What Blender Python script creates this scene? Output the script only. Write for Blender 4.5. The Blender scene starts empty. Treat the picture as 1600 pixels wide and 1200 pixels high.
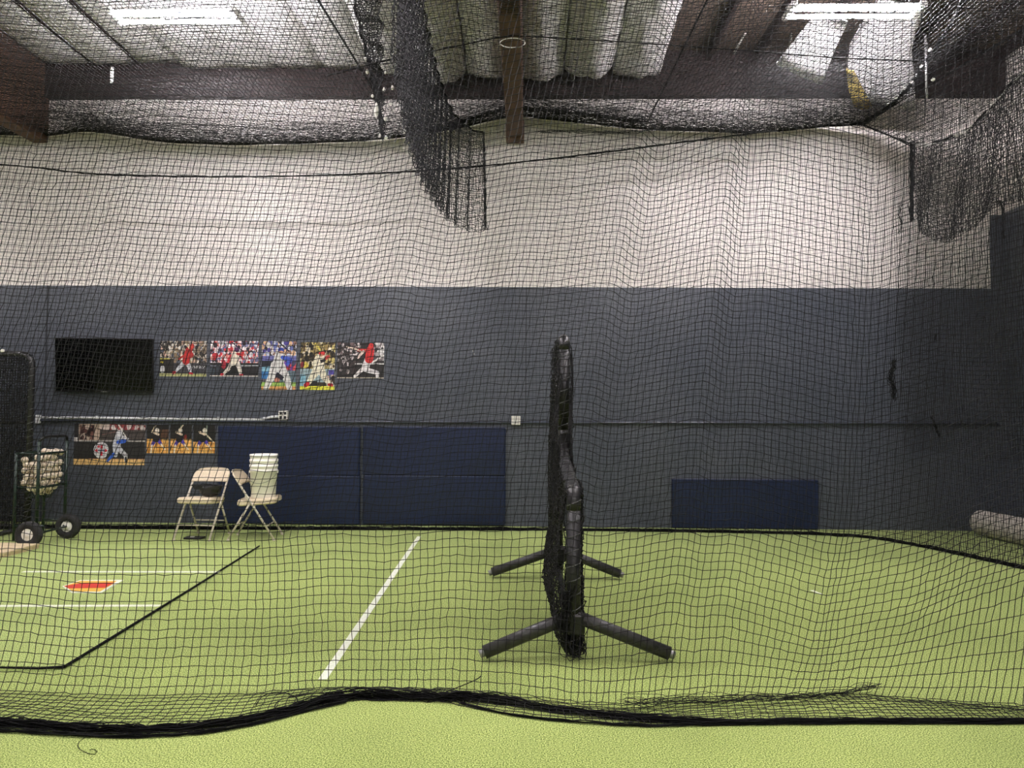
import bpy, math, random
import numpy as np
from mathutils import Vector, Matrix, noise

random.seed(7)
rng = np.random.default_rng(7)
scene = bpy.context.scene
COL = scene.collection

# ------------------------------------------------------------------ camera
F_PX, W_PX, H_PX = 1150.0, 1600.0, 1200.0
CAM_H = 1.42
YAW, PITCH, ROLL = math.radians(1.2), math.radians(2.29), math.radians(0.40)
cam_data = bpy.data.cameras.new('camera')
cam_data.sensor_width = 36.0
cam_data.lens = 36.0 * F_PX / W_PX
cam_data.clip_start = 0.05
cam_data.clip_end = 100
cam = bpy.data.objects.new('camera', cam_data)
COL.objects.link(cam)
cam.matrix_world = (Matrix.Translation((0, 0, CAM_H)) @ Matrix.Rotation(YAW, 4, 'Z')
                    @ Matrix.Rotation(math.pi / 2 + PITCH, 4, 'X') @ Matrix.Rotation(ROLL, 4, 'Z'))
scene.camera = cam
CM = cam.matrix_world.copy()

# ------------------------------------------------------------------ world, view
world = bpy.data.worlds.new('world')
scene.world = world
world.use_nodes = True
world.node_tree.nodes['Background'].inputs[0].default_value = (0.75, 0.78, 0.85, 1)
world.node_tree.nodes['Background'].inputs[1].default_value = 0.02
scene.view_settings.view_transform = 'Standard'
scene.view_settings.look = 'None'
scene.view_settings.gamma = 1.0
scene.view_settings.use_curve_mapping = False
scene.view_settings.exposure = 0.0
TUBE_STRENGTH = 530.0

# ------------------------------------------------------------------ measuring helpers (photo -> real positions in the hall)
def ray(px, py):
    d = CM.to_3x3() @ Vector(((px - W_PX / 2) / F_PX, -(py - H_PX / 2) / F_PX, -1.0))
    return Vector((0, 0, CAM_H)), d
def at_z(px, py, z):
    o, d = ray(px, py); return o + d * ((z - o.z) / d.z)
def at_Y(px, py, Y):
    o, d = ray(px, py); return o + d * ((Y - o.y) / d.y)
def at_X(px, py, X):
    o, d = ray(px, py); return o + d * ((X - o.x) / d.x)

WALL_Y = 9.33
RIGHT_X = at_Y(1568, 400, WALL_Y).x
LEFT_X, FRONT_Y = -14.0, -7.0
ROOF_Z = 6.05

# ------------------------------------------------------------------ materials
def lin(r, g, b):
    f = lambda c: (c / 255 / 12.92) if c / 255 <= 0.04045 else ((c / 255 + 0.055) / 1.055) ** 2.4
    return (f(r), f(g), f(b), 1.0)
MATS = {}
def mat(name, col, rough=0.6, metal=0.0, spec=0.5, col2=None, scale=8.0, detail=3.0, bump=0.0, bump_scale=None, emit=None, coat=0.0,
        stretch=None, lo=0.35, hi=0.65):
    m = bpy.data.materials.new(name); m.use_nodes = True
    nt = m.node_tree; b = nt.nodes['Principled BSDF']
    b.inputs['Base Color'].default_value = col
    b.inputs['Roughness'].default_value = rough
    b.inputs['Metallic'].default_value = metal
    b.inputs['Specular IOR Level'].default_value = spec
    if coat: b.inputs['Coat Weight'].default_value = coat
    tc = None
    if col2 is not None or bump:
        tc = nt.nodes.new('ShaderNodeTexCoord')
        src = tc.outputs['Object']
        if stretch:
            mp = nt.nodes.new('ShaderNodeMapping'); mp.inputs['Scale'].default_value = stretch
            nt.links.new(src, mp.inputs['Vector']); src = mp.outputs['Vector']
    if col2 is not None:
        n = nt.nodes.new('ShaderNodeTexNoise'); n.inputs['Scale'].default_value = scale; n.inputs['Detail'].default_value = detail
        nt.links.new(src, n.inputs['Vector'])
        r = nt.nodes.new('ShaderNodeValToRGB')
        r.color_ramp.elements[0].position = lo; r.color_ramp.elements[1].position = hi
        r.color_ramp.elements[0].color = col; r.color_ramp.elements[1].color = col2
        nt.links.new(n.outputs['Fac'], r.inputs['Fac']); nt.links.new(r.outputs['Color'], b.inputs['Base Color'])
    if bump:
        n2 = nt.nodes.new('ShaderNodeTexNoise'); n2.inputs['Scale'].default_value = bump_scale or scale * 4; n2.inputs['Detail'].default_value = 3
        nt.links.new(src, n2.inputs['Vector'])
        bp = nt.nodes.new('ShaderNodeBump'); bp.inputs['Strength'].default_value = bump; bp.inputs['Distance'].default_value = 0.01
        nt.links.new(n2.outputs['Fac'], bp.inputs['Height']); nt.links.new(bp.outputs['Normal'], b.inputs['Normal'])
    if emit:
        b.inputs['Emission Color'].default_value = emit[0]; b.inputs['Emission Strength'].default_value = emit[1]
    MATS[name] = m
    return m

def turf_mat(name, dark, mid, light):
    m = bpy.data.materials.new(name); m.use_nodes = True
    nt = m.node_tree; b = nt.nodes['Principled BSDF']; L = nt.links.new
    b.inputs['Roughness'].default_value = 0.95; b.inputs['Specular IOR Level'].default_value = 0.15
    b.inputs['Sheen Weight'].default_value = 0.15
    tc = nt.nodes.new('ShaderNodeTexCoord')
    n = nt.nodes.new('ShaderNodeTexNoise'); n.inputs['Scale'].default_value = 165; n.inputs['Detail'].default_value = 1.5; n.inputs['Roughness'].default_value = 0.7
    L(tc.outputs['Object'], n.inputs['Vector'])
    r = nt.nodes.new('ShaderNodeValToRGB'); e = r.color_ramp.elements
    e[0].position = 0.40; e[0].color = dark; e[1].position = 0.60; e[1].color = light
    k = e.new(0.5); k.color = mid
    L(n.outputs['Fac'], r.inputs['Fac'])
    n3 = nt.nodes.new('ShaderNodeTexNoise'); n3.inputs['Scale'].default_value = 1.1; n3.inputs['Detail'].default_value = 4
    L(tc.outputs['Object'], n3.inputs['Vector'])
    r3 = nt.nodes.new('ShaderNodeValToRGB'); r3.color_ramp.elements[0].position = 0.3; r3.color_ramp.elements[0].color = (0.80, 0.82, 0.78, 1)
    r3.color_ramp.elements[1].position = 0.6; r3.color_ramp.elements[1].color = (1, 1, 1, 1)
    L(n3.outputs['Fac'], r3.inputs['Fac'])
    mx = nt.nodes.new('ShaderNodeMix'); mx.data_type = 'RGBA'; mx.blend_type = 'MULTIPLY'; mx.inputs['Factor'].default_value = 1.0
    L(r.outputs['Color'], mx.inputs['A']); L(r3.outputs['Color'], mx.inputs['B']); L(mx.outputs['Result'], b.inputs['Base Color'])
    bp = nt.nodes.new('ShaderNodeBump'); bp.inputs['Strength'].default_value = 0.18; bp.inputs['Distance'].default_value = 0.006
    L(n.outputs['Fac'], bp.inputs['Height']); L(bp.outputs['Normal'], b.inputs['Normal'])
    MATS[name] = m
    return m

turf_mat('turf', lin(78, 96, 34), lin(148, 168, 82), lin(204, 216, 136))
turf_mat('turf_light', lin(92, 112, 44), lin(160, 181, 96), lin(212, 224, 148))
mat('white_paint', lin(238, 231, 226), 0.75, col2=lin(229, 222, 217), scale=1.3, bump=0.15, bump_scale=60)
mat('slate_paint', lin(84, 88, 97), 0.36, spec=0.5, col2=lin(75, 80, 90), scale=1.6, bump=0.10, bump_scale=70)
mat('hall_paint', lin(190, 188, 186), 0.8)
mat('beam_wood', lin(100, 72, 58), 0.7, col2=lin(76, 54, 44), scale=7, stretch=(6, .6, 6), bump=0.2)
mat('dark_wood', lin(50, 34, 32), 0.8, col2=lin(34, 25, 26), scale=6, stretch=(.6, 6, 6))
mat('plywood', lin(112, 96, 86), 0.8, col2=lin(90, 76, 68), scale=4, stretch=(5, .7, 5))
mat('foil', lin(246, 244, 243), 0.5, metal=0.0, col2=lin(226, 224, 225), scale=9, bump=0.9, bump_scale=26, stretch=(1, 2.2, 1))
mat('yellow_wool', lin(224, 200, 110), 0.95, col2=lin(196, 170, 84), scale=30, bump=0.6)
mat('net', lin(9, 9, 11), 0.6, spec=0.3)
mat('net_grey', lin(24, 24, 28), 0.7, spec=0.25)
mat('rope', lin(8, 8, 9), 0.8, spec=0.2)
mat('lacing', lin(84, 84, 86), 0.5)
mat('clip_white', lin(215, 213, 206), 0.6)
mat('black_vinyl', lin(30, 30, 32), 0.38, spec=0.5, col2=lin(22, 22, 24), scale=30, bump=0.25, bump_scale=60)
mat('leg_vinyl', lin(56, 55, 55), 0.42, spec=0.5, col2=lin(36, 36, 37), scale=26, bump=0.3, bump_scale=45)
mat('navy_vinyl', lin(25, 37, 70), 0.36, spec=0.5, col2=lin(22, 33, 62), scale=3, bump=0.06, bump_scale=40)
mat('navy_edge', lin(70, 76, 100), 0.4)
mat('cream_metal', lin(205, 196, 180), 0.4, spec=0.5)
mat('beige_vinyl', lin(224, 208, 182), 0.6, col2=lin(212, 196, 168), scale=40, bump=0.1)
mat('white_plastic', lin(247, 243, 234), 0.4, spec=0.5)
mat('green_metal', lin(12, 36, 26), 0.4, spec=0.5)
mat('rubber', lin(26, 26, 27), 0.8, bump=0.2, bump_scale=80, col2=lin(34, 33, 32), scale=30)
mat('hub_white', lin(225, 222, 212), 0.45)
mat('ball_leather', lin(238, 226, 206), 0.65, col2=lin(190, 164, 130), scale=16, lo=.45, hi=.75)
mat('ball_seam', lin(96, 46, 34), 0.8)
mat('tv_black', lin(10, 10, 11), 0.35)
mat('tv_screen', lin(5, 5, 6), 0.16, spec=0.5)
mat('metal_grey', lin(150, 150, 150), 0.4, metal=0.7)
mat('galvanised', lin(228, 229, 230), 0.35, metal=0.1)
mat('slate_conduit', lin(74, 78, 90), 0.22)
mat('outlet_white', lin(224, 222, 214), 0.5)
mat('socket_dark', lin(40, 40, 42), 0.6)
mat('line_white', lin(236, 238, 228), 0.9, col2=lin(214, 222, 196), scale=60)
mat('plate_red', lin(196, 52, 40), 0.8)
mat('plate_yellow', lin(222, 178, 70), 0.8)
mat('platform_wood', lin(216, 198, 164), 0.7, col2=lin(196, 176, 142), scale=4, stretch=(1, 8, 8))
mat('roll_backing', lin(206, 200, 190), 0.9, col2=lin(176, 168, 158), scale=24, bump=0.4)
mat('fixture_white', lin(235, 235, 232), 0.5)
mat('tube_glow', (1, 1, 1, 1), 0.5, emit=((1.0, 0.945, 0.985, 1), TUBE_STRENGTH))
mat('black_plastic', lin(20, 20, 21), 0.45)
mat('joint_dark', lin(46, 48, 54), 0.8)
m = bpy.data.materials.new('poster_print'); m.use_nodes = True
_a = m.node_tree.nodes.new('ShaderNodeVertexColor'); _a.layer_name = 'print'
m.node_tree.links.new(_a.outputs['Color'], m.node_tree.nodes['Principled BSDF'].inputs['Base Color'])
m.node_tree.nodes['Principled BSDF'].inputs['Roughness'].default_value = 0.45
MATS['poster_print'] = m

# ------------------------------------------------------------------ mesh helpers
def frame_of(d):
    d = d.normalized(); r = Vector((0, 0, 1)) if abs(d.z) < 0.9 else Vector((1, 0, 0))
    a = d.cross(r).normalized(); b = d.cross(a).normalized()
    return a, b

class MB:
    def __init__(s): s.v = []; s.f = []; s.m = []; s.mi = 0; s.sm = []
    def add(s, vs, fs, smooth=False):
        o = len(s.v); s.v += [tuple(p) for p in vs]
        for f in fs: s.f.append(tuple(i + o for i in f)); s.m.append(s.mi); s.sm.append(smooth)
        return s
    def use(s, i): s.mi = i; return s
    def box(s, c, d, rot=None, bev=0.0):
        x, y, z = d[0] / 2, d[1] / 2, d[2] / 2; c = Vector(c)
        if bev <= 0:
            vs = [Vector((i, j, k)) for i in (-x, x) for j in (-y, y) for k in (-z, z)]
            fs = [(0, 1, 3, 2), (4, 6, 7, 5), (0, 4, 5, 1), (2, 3, 7, 6), (0, 2, 6, 4), (1, 5, 7, 3)]
        else:
            bv = min(bev, x * .99, y * .99, z * .99); vs = []; idx = {}
            for i in (-1, 1):
                for j in (-1, 1):
                    for k in (-1, 1):
                        for a in range(3):
                            p = [i * x, j * y, k * z]
                            for q in range(3):
                                if q != a: p[q] -= (i, j, k)[q] * bv
                            idx[(i, j, k, a)] = len(vs); vs.append(Vector(p))
            fs = []
            for a in range(3):
                u, w = [(1, 2), (2, 0), (0, 1)][a]
                for sgn in (-1, 1):
                    q = []
                    for (su, sw) in ((-1, -1), (1, -1), (1, 1), (-1, 1)):
                        t = [0, 0, 0]; t[a] = sgn; t[u] = su; t[w] = sw; q.append(idx[(*t, a)])
                    fs.append(q if sgn > 0 else q[::-1])
                for su in (-1, 1):
                    for sw in (-1, 1):
                        t0 = [0, 0, 0]; t1 = [0, 0, 0]; t0[a] = -1; t1[a] = 1
                        for t in (t0, t1): t[u] = su; t[w] = sw
                        q = [idx[(*t0, u)], idx[(*t1, u)], idx[(*t1, w)], idx[(*t0, w)]]
                        fs.append(q if su * sw < 0 else q[::-1])
            for i in (-1, 1):
                for j in (-1, 1):
                    for k in (-1, 1):
                        q = [idx[(i, j, k, a)] for a in range(3)]
                        fs.append(q if i * j * k > 0 else q[::-1])
        if rot is not None: vs = [rot @ p for p in vs]
        return s.add([p + c for p in vs], fs)
    def tube(s, pts, r, n=8, caps=True, closed=False):
        pts = [Vector(p) for p in pts]; N = len(pts); vs = []; fs = []
        rs = r if isinstance(r, (list, tuple)) else [r] * N
        a = None
        for i, p in enumerate(pts):
            if closed: d = pts[(i + 1) % N] - pts[i - 1]
            else: d = pts[min(i + 1, N - 1)] - pts[max(i - 1, 0)]
            if d.length < 1e-9: d = Vector((0, 0, 1))
            d.normalize()
            if a is None: a, b = frame_of(d)
            else:
                a = (a - d * a.dot(d))
                if a.length < 1e-6: a, b = frame_of(d)
                a.normalize(); b = d.cross(a)
            for k in range(n):
                t = 2 * math.pi * k / n
                vs.append(p + (a * math.cos(t) + b * math.sin(t)) * rs[i])
        M = N if closed else N - 1
        for i in range(M):
            j = (i + 1) % N
            for k in range(n):
                l = (k + 1) % n
                fs.append((i * n + k, i * n + l, j * n + l, j * n + k))
        s.add(vs, fs, n > 4)
        if caps and not closed:
            o = len(s.v) - len(vs)
            s.f.append(tuple(o + k for k in range(n))[::-1]); s.m.append(s.mi); s.sm.append(False)
            s.f.append(tuple(o + (N - 1) * n + k for k in range(n))); s.m.append(s.mi); s.sm.append(False)
        return s
    def lathe(s, prof, c=(0, 0, 0), n=24, rot=None, sx=1, sy=1):
        vs = []; fs = []; c = Vector(c)
        for (r, z) in prof:
            for k in range(n):
                t = 2 * math.pi * k / n
                p = Vector((r * math.cos(t) * sx, r * math.sin(t) * sy, z))
                vs.append((rot @ p if rot is not None else p) + c)
        for i in range(len(prof) - 1):
            for k in range(n):
                l = (k + 1) % n
                fs.append((i * n + k, i * n + l, (i + 1) * n + l, (i + 1) * n + k))
        return s.add(vs, fs, True)
    def prism(s, poly, fn, d):
        """poly: 2-D outline, fn maps (a, b, t) to 3-D, t = 0..d"""
        n = len(poly)
        vs = [fn(a, b, 0) for a, b in poly] + [fn(a, b, d) for a, b in poly]
        fs = [tuple(range(n))[::-1], tuple(range(n, 2 * n))] + [(i, (i + 1) % n, n + (i + 1) % n, n + i) for i in range(n)]
        return s.add(vs, fs)
    def build(s, name, mats, parent=None, loc=None):
        me = bpy.data.meshes.new(name); me.from_pydata(s.v, [], s.f)
        for mm in (mats if isinstance(mats, (list, tuple)) else [mats]): me.materials.append(MATS[mm])
        me.polygons.foreach_set('material_index', s.m)
        me.polygons.foreach_set('use_smooth', s.sm)
        me.update()
        return link(name, me, parent, loc)

def link(name, me, parent=None, loc=None):
    o = bpy.data.objects.new(name, me); COL.objects.link(o)
    if parent is not None: o.parent = parent
    if loc is not None: o.location = loc
    return o
def tag(o, label=None, cat=None, group=None, kind=None):
    if label: o['label'] = label
    if cat: o['category'] = cat
    if group: o['group'] = group
    if kind: o['kind'] = kind
    return o
def thing(name, label, cat, loc=(0, 0, 0), rz=0.0, group=None):
    o = bpy.data.objects.new(name, None); COL.objects.link(o)
    o.location = loc; o.rotation_euler = (0, 0, rz); o.empty_display_size = 0.1
    return tag(o, label, cat, group)
def copy_tree(o, parent=None):
    c = o.copy(); COL.objects.link(c); c.parent = parent
    for ch in o.children: copy_tree(ch, c)
    return c
def interp(x, tab):
    xs = [t[0] for t in tab]; ys = [t[1] for t in tab]
    return np.interp(x, xs, ys)
def smooth_tab(tab, n=400, w=9):
    xs = np.linspace(tab[0][0], tab[-1][0], n); ys = np.interp(xs, [t[0] for t in tab], [t[1] for t in tab])
    k = np.hanning(w + 2)[1:-1]; k /= k.sum()
    yp = np.pad(ys, w // 2, mode='edge')
    return list(zip(xs, np.convolve(yp, k, 'valid')))

def tubes_np(P, Q, r, n=3):
    """many straight prisms P->Q as arrays"""
    D = Q - P; L = np.linalg.norm(D, axis=1, keepdims=True); L[L < 1e-9] = 1e-9; D = D / L
    ref = np.where(np.abs(D[:, 2:3]) < 0.9, np.array([[0, 0, 1.0]]), np.array([[1.0, 0, 0]]))
    A = np.cross(D, ref); A /= np.linalg.norm(A, axis=1, keepdims=True); B = np.cross(D, A)
    N = len(P); V = np.empty((N, 2 * n, 3))
    for k in range(n):
        t = 2 * math.pi * k / n + math.pi / 2
        o = (A * math.cos(t) + B * math.sin(t)) * r
        V[:, k] = P + o; V[:, n + k] = Q + o
    base = (np.arange(N) * 2 * n)[:, None, None]
    quad = np.array([[k, (k + 1) % n, n + (k + 1) % n, n + k] for k in range(n)])[None]
    return V.reshape(-1, 3), (base + quad).reshape(-1, 4)
def knots_np(P, r):
    o = np.array([[1, 0, 0], [-1, 0, 0], [0, 1, 0], [0, -1, 0], [0, 0, 1], [0, 0, -1]]) * r
    V = (P[:, None, :] + o[None]).reshape(-1, 3)
    T = np.array([[0, 2, 4], [2, 1, 4], [1, 3, 4], [3, 0, 4], [2, 0, 5], [1, 2, 5], [3, 1, 5], [0, 3, 5]])
    Fc = (np.arange(len(P)) * 6)[:, None, None] + T[None]
    return V, Fc.reshape(-1, 3)
def mesh_np(name, parts, material, smooth=False):
    me = bpy.data.meshes.new(name); off = 0; VV = []; loops = []; starts = []; ls = 0; tot = []
    for V, Fc in parts:
        VV.append(V); loops.append((Fc + off).ravel()); k = Fc.shape[1]
        starts.append(ls + np.arange(len(Fc)) * k); tot.append(np.full(len(Fc), k)); ls += Fc.size; off += len(V)
    V = np.concatenate(VV); loops = np.concatenate(loops).astype(np.int32); starts = np.concatenate(starts).astype(np.int32)
    me.vertices.add(len(V)); me.vertices.foreach_set('co', V.astype(np.float32).ravel())
    me.loops.add(len(loops)); me.loops.foreach_set('vertex_index', loops)
    me.polygons.add(len(starts)); me.polygons.foreach_set('loop_start', starts)
    me.materials.append(MATS[material]); me.update(calc_edges=True); me.validate()
    return me
def net_mesh(name, G, r, material='net', knot=1.7, jit=0.002, sides=3):
    """G: rows x cols x 3 knot positions of a knotted square net"""
    G = G + rng.normal(0, jit, G.shape)
    P = np.concatenate([G[:, :-1].reshape(-1, 3), G[:-1].reshape(-1, 3)])
    Q = np.concatenate([G[:, 1:].reshape(-1, 3), G[1:].reshape(-1, 3)])
    parts = [tubes_np(P, Q, r, sides)]
    if knot: parts.append(knots_np(G.reshape(-1, 3), r * knot))
    return mesh_np(name, parts, material)
def resample(pts, step):
    pts = np.array([list(p) for p in pts], float)
    L = np.concatenate([[0], np.cumsum(np.linalg.norm(np.diff(pts, axis=0), axis=1))])
    n = max(2, int(L[-1] / step) + 1); s = np.linspace(0, L[-1], n)
    return np.stack([np.interp(s, L, pts[:, k]) for k in range(3)], 1)
def curve(pts, step=0.05, it=2):
    """corner-cut then resampled 3-D polyline"""
    p = [Vector(q) for q in pts]
    for _ in range(it):
        q = [p[0]]
        for a, b in zip(p[:-1], p[1:]): q += [a.lerp(b, .25), a.lerp(b, .75)]
        q.append(p[-1]); p = q
    return resample(p, step)
def bundle_mesh(name, path, spread, n, r, material='rope', wob=1.0, zmin=0.004, tight=(1, 1)):
    """a loose rope of bunched-up netting: many wandering strands round one path"""
    Ps = []; Qs = []; N = len(path)
    sp = spread if not np.isscalar(spread) else np.full(N, spread)
    for k in range(n):
        o = rng.normal(0, 1, (N, 3)); ker = np.hanning(9); ker /= ker.sum()
        for c in range(3): o[:, c] = np.convolve(np.pad(o[:, c], 4, mode='edge'), ker, 'valid')
        o = o * 1.6 + rng.normal(0, .55, 3); o[:, 2] *= .8
        p = path + o * sp[:, None] * wob; p[:, 2] = np.maximum(p[:, 2], zmin + r)
        Ps.append(p[:-1]); Qs.append(p[1:])
    return mesh_np(name, [tubes_np(np.concatenate(Ps), np.concatenate(Qs), r, 3)], material)

# ================================================================== the hall
b = MB()
b.add([(LEFT_X, FRONT_Y, 0), (RIGHT_X, FRONT_Y, 0), (RIGHT_X, WALL_Y, 0), (LEFT_X, WALL_Y, 0)], [(0, 1, 2, 3)])
floor = b.build('floor', 'turf'); tag(floor, 'short green artificial turf covering the hall floor', 'floor', kind='structure')

PAINT_Z = at_Y(800, 448.5, WALL_Y).z
STEP_X = at_Y(1547, 400, WALL_Y).x; STEP_Z = at_Y(1556, 336, WALL_Y).z
def rect_xz(b, x0, x1, z0, z1, y): b.add([(x0, y, z0), (x1, y, z0), (x1, y, z1), (x0, y, z1)], [(0, 1, 2, 3)])
b = MB()
b.use(0); rect_xz(b, LEFT_X, RIGHT_X, 0, PAINT_Z, WALL_Y); rect_xz(b, STEP_X, RIGHT_X, PAINT_Z, STEP_Z, WALL_Y)
b.use(1); rect_xz(b, LEFT_X, STEP_X, PAINT_Z, STEP_Z, WALL_Y); rect_xz(b, LEFT_X, RIGHT_X, STEP_Z, ROOF_Z, WALL_Y)
wb = b.build('wall_back', ['slate_paint', 'white_paint'])
tag(wb, 'tall wall painted slate below and white above behind the cage', 'wall', kind='structure')
# joint in the tilt-up wall
jx = at_Y(72, 550, WALL_Y).x
MB().box((jx, WALL_Y - .002, PAINT_Z / 2), (.018, .004, PAINT_Z)).build('panel_joint', 'joint_dark', wb)
jx = at_Y(822, 550, WALL_Y).x
MB().box((jx, WALL_Y - .001, PAINT_Z / 2), (.008, .002, PAINT_Z)).build('panel_joint', 'joint_dark', wb)
b = MB()
for mi, z0, z1 in ((0, 0, STEP_Z + .02), (1, STEP_Z + .02, ROOF_Z)):
    b.use(mi).add([(RIGHT_X, WALL_Y, z0), (RIGHT_X, FRONT_Y, z0), (RIGHT_X, FRONT_Y, z1), (RIGHT_X, WALL_Y, z1)], [(0, 1, 2, 3)])
tag(b.build('wall_right', ['slate_paint', 'white_paint']), 'side wall painted dark slate with white above', 'wall', kind='structure')
b = MB()
for mi, z0, z1 in ((0, 0, PAINT_Z), (1, PAINT_Z, ROOF_Z)):
    b.use(mi).add([(LEFT_X, FRONT_Y, z0), (LEFT_X, WALL_Y, z0), (LEFT_X, WALL_Y, z1), (LEFT_X, FRONT_Y, z1)], [(0, 1, 2, 3)])
tag(b.build('wall_left', ['slate_paint', 'white_paint']), 'far end wall of the hall, slate below white', 'wall', kind='structure')
b = MB()
b.add([(RIGHT_X, FRONT_Y, 0), (LEFT_X, FRONT_Y, 0), (LEFT_X, FRONT_Y, ROOF_Z), (RIGHT_X, FRONT_Y, ROOF_Z)], [(0, 1, 2, 3)])
tag(b.build('wall_front', 'hall_paint'), 'pale wall at the open end of the hall', 'wall', kind='structure')

# ------------------------------------------------------------------ roof
b = MB()
b.box(((LEFT_X + RIGHT_X) / 2, (FRONT_Y + WALL_Y) / 2, ROOF_Z + .02), (RIGHT_X - LEFT_X, WALL_Y - FRONT_Y, .04))
ceiling = b.build('ceiling', 'plywood'); tag(ceiling, 'timber roof deck with beams and sagging foil insulation', 'ceiling', kind='structure')
LED_T, LED_B = at_Y(800, 112, WALL_Y - .1).z, at_Y(800, 150, WALL_Y - .1).z
MB().box(((LEFT_X + RIGHT_X) / 2, WALL_Y - .055, (ROOF_Z - .002 + LED_B) / 2), (RIGHT_X - LEFT_X, .11, ROOF_Z - .002 - LED_B)).build('ledger', 'dark_wood', ceiling)
BEAM_Z = at_Y(805, 219, WALL_Y - .1).z
beam_xc = at_Y(805, 219, WALL_Y - .1).x
beam_xl = at_Y(56, 215, WALL_Y - .1).x
for bx in (beam_xc, beam_xl, beam_xc + (beam_xc - beam_xl), beam_xl - (beam_xc - beam_xl)):
    if LEFT_X < bx < RIGHT_X:
        y0 = 1.0
        MB().box((bx, (y0 + WALL_Y) / 2, (BEAM_Z + ROOF_Z) / 2), (.20, WALL_Y - y0 - .004, ROOF_Z - BEAM_Z), bev=.01).build('beam', 'beam_wood', ceiling)
# steel shoe under the middle beam
MB().box((beam_xc, WALL_Y - .12, BEAM_Z + .10), (.23, .2, .24), bev=.01).build('beam_hanger', 'beam_wood', ceiling)
# cross girder nearer the camera
GY = 7.35
MB().box(((LEFT_X + RIGHT_X) / 2, GY, ROOF_Z - .12), (RIGHT_X - LEFT_X, .12, .24)).build('girder', 'dark_wood', ceiling)
# joists every 0.61 m and the batts between them
PITCH_J = 0.61
joist_me = None
batt_edges = []
k0 = math.ceil((-7.4 - beam_xc) / PITCH_J); k1 = int((RIGHT_X - beam_xc) / PITCH_J)
for k in range(k0, k1 + 1):
    x = beam_xc + k * PITCH_J
    batt_edges.append(x)
    o = None
    if joist_me is None:
        o = MB().box((0, 0, 0), (.05, 3.4, .14)).build('joist', 'dark_wood', ceiling, (x, WALL_Y - 1.81, ROOF_Z - .07)); joist_me = o.data
    else: link('joist', joist_me, ceiling, (x, WALL_Y - 1.81, ROOF_Z - .07))

def batt(x0, x1, ya, yb, ztop, sag, seed, droop=0.0, wrinkle=0.02, flat=False):
    nx, ny = 15, 22; vs = []; fs = []
    for j in range(ny):
        t = j / (ny - 1); y = ya + (yb - ya) * t
        for i in range(nx):
            s = i / (nx - 1); a = math.pi * s
            prof = (math.sin(a) ** .7) if not flat else (1 - abs(2 * s - 1) ** 4)
            z = ztop - sag * prof * (1 + .35 * noise.noise((x0 * 3 + seed, y * 1.7, 0))) - droop * t ** 3
            z += wrinkle * noise.noise((x0 + s * 4, y * 7 + seed, seed)) + wrinkle * .6 * noise.noise((s * 9, y * 15, seed))
            if t > .94: z += sag * .55 * (t - .94) / .06 * prof
            vs.append((x0 + (x1 - x0) * s + .012 * noise.noise((s * 3, y * 3, seed)), y, min(z, ROOF_Z - .003)))
    n0 = len(vs)
    for i in range(nx):   # upper skin
        for j in (0, ny - 1): pass
    for j in range(ny - 1):
        for i in range(nx - 1):
            fs.append((j * nx + i, (j + 1) * nx + i, (j + 1) * nx + i + 1, j * nx + i + 1))
    # rear end closes up to the roof
    for i in range(nx): vs.append((x0 + (x1 - x0) * i / (nx - 1), yb + .01, ROOF_Z - .003))
    for i in range(nx - 1):
        fs.append(((ny - 1) * nx + i, n0 + i, n0 + i + 1, (ny - 1) * nx + i + 1))
    b = MB(); b.add(vs, fs, True); return b
for i in range(len(batt_edges) - 1):
    x0, x1 = batt_edges[i] + .03, batt_edges[i + 1] - .03
    px_mid = 824 + (x0 + x1) / 2 * F_PX / 8.9
    if px_mid > 1075: continue      # bare boards there
    left = px_mid < 560
    sag = .07 if left else (.22 + .07 * math.sin(i * 2.3))
    if 235 < px_mid < 560: x0 -= .035; x1 += .035
    elif px_mid >= 560: x0 -= .022; x1 += .022
    batt(x0, x1, 5.9, WALL_Y - (.14 if left else .20 + .07 * math.sin(i * 1.7)), ROOF_Z - (.10 if px_mid < 235 else .16), sag, i * 1.37,
         droop=.05 if left else .16, wrinkle=.025 if left else .055, flat=left).build('insulation_batt', 'foil', ceiling)
# torn pieces on the bare bay: a hanging flap, and a drooping batt with its yellow wool showing
def sheet(rows, thick, mat_, name, n=10):
    """rows: list of (left point, right point) from far to near"""
    vs = []; fs = []; R = len(rows)
    for (p, q) in rows:
        p = Vector(p); q = Vector(q)
        for i in range(n):
            s = i / (n - 1); c = p.lerp(q, s)
            c.z += .03 * noise.noise((c.x * 4, c.y * 4, 3)) - .02 * math.sin(math.pi * s)
            vs.append(c)
    N = len(vs); vs += [v + Vector((0, 0, thick)) for v in vs]
    for j in range(R - 1):
        for i in range(n - 1):
            a = j * n + i; f = (a, a + n, a + n + 1, a + 1); fs.append(f); fs.append(tuple(N + k for k in f[::-1]))
    for j in range(R - 1):
        for i in (0, n - 1):
            a = j * n + i; fs.append((a, a + n, N + a + n, N + a))
    for i in range(n - 1):
        for j in (0, R - 1):
            a = j * n + i; fs.append((a, a + 1, N + a + 1, N + a))
    b = MB(); b.add(vs, fs, True); return b.build(name, mat_, ceiling)
def R_(l, r, Y): return (at_Y(l[0], l[1], Y), at_Y(r[0], r[1], Y))
sheet([R_((1212, 100), (1284, 133), 8.3), R_((1228, 80), (1292, 112), 8.15), R_((1245, 60), (1300, 88), 7.95), R_((1262, 38), (1312, 62), 7.75), R_((1285, 8), (1325, 35), 7.5)], .015, 'foil', 'foil_flap')
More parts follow.
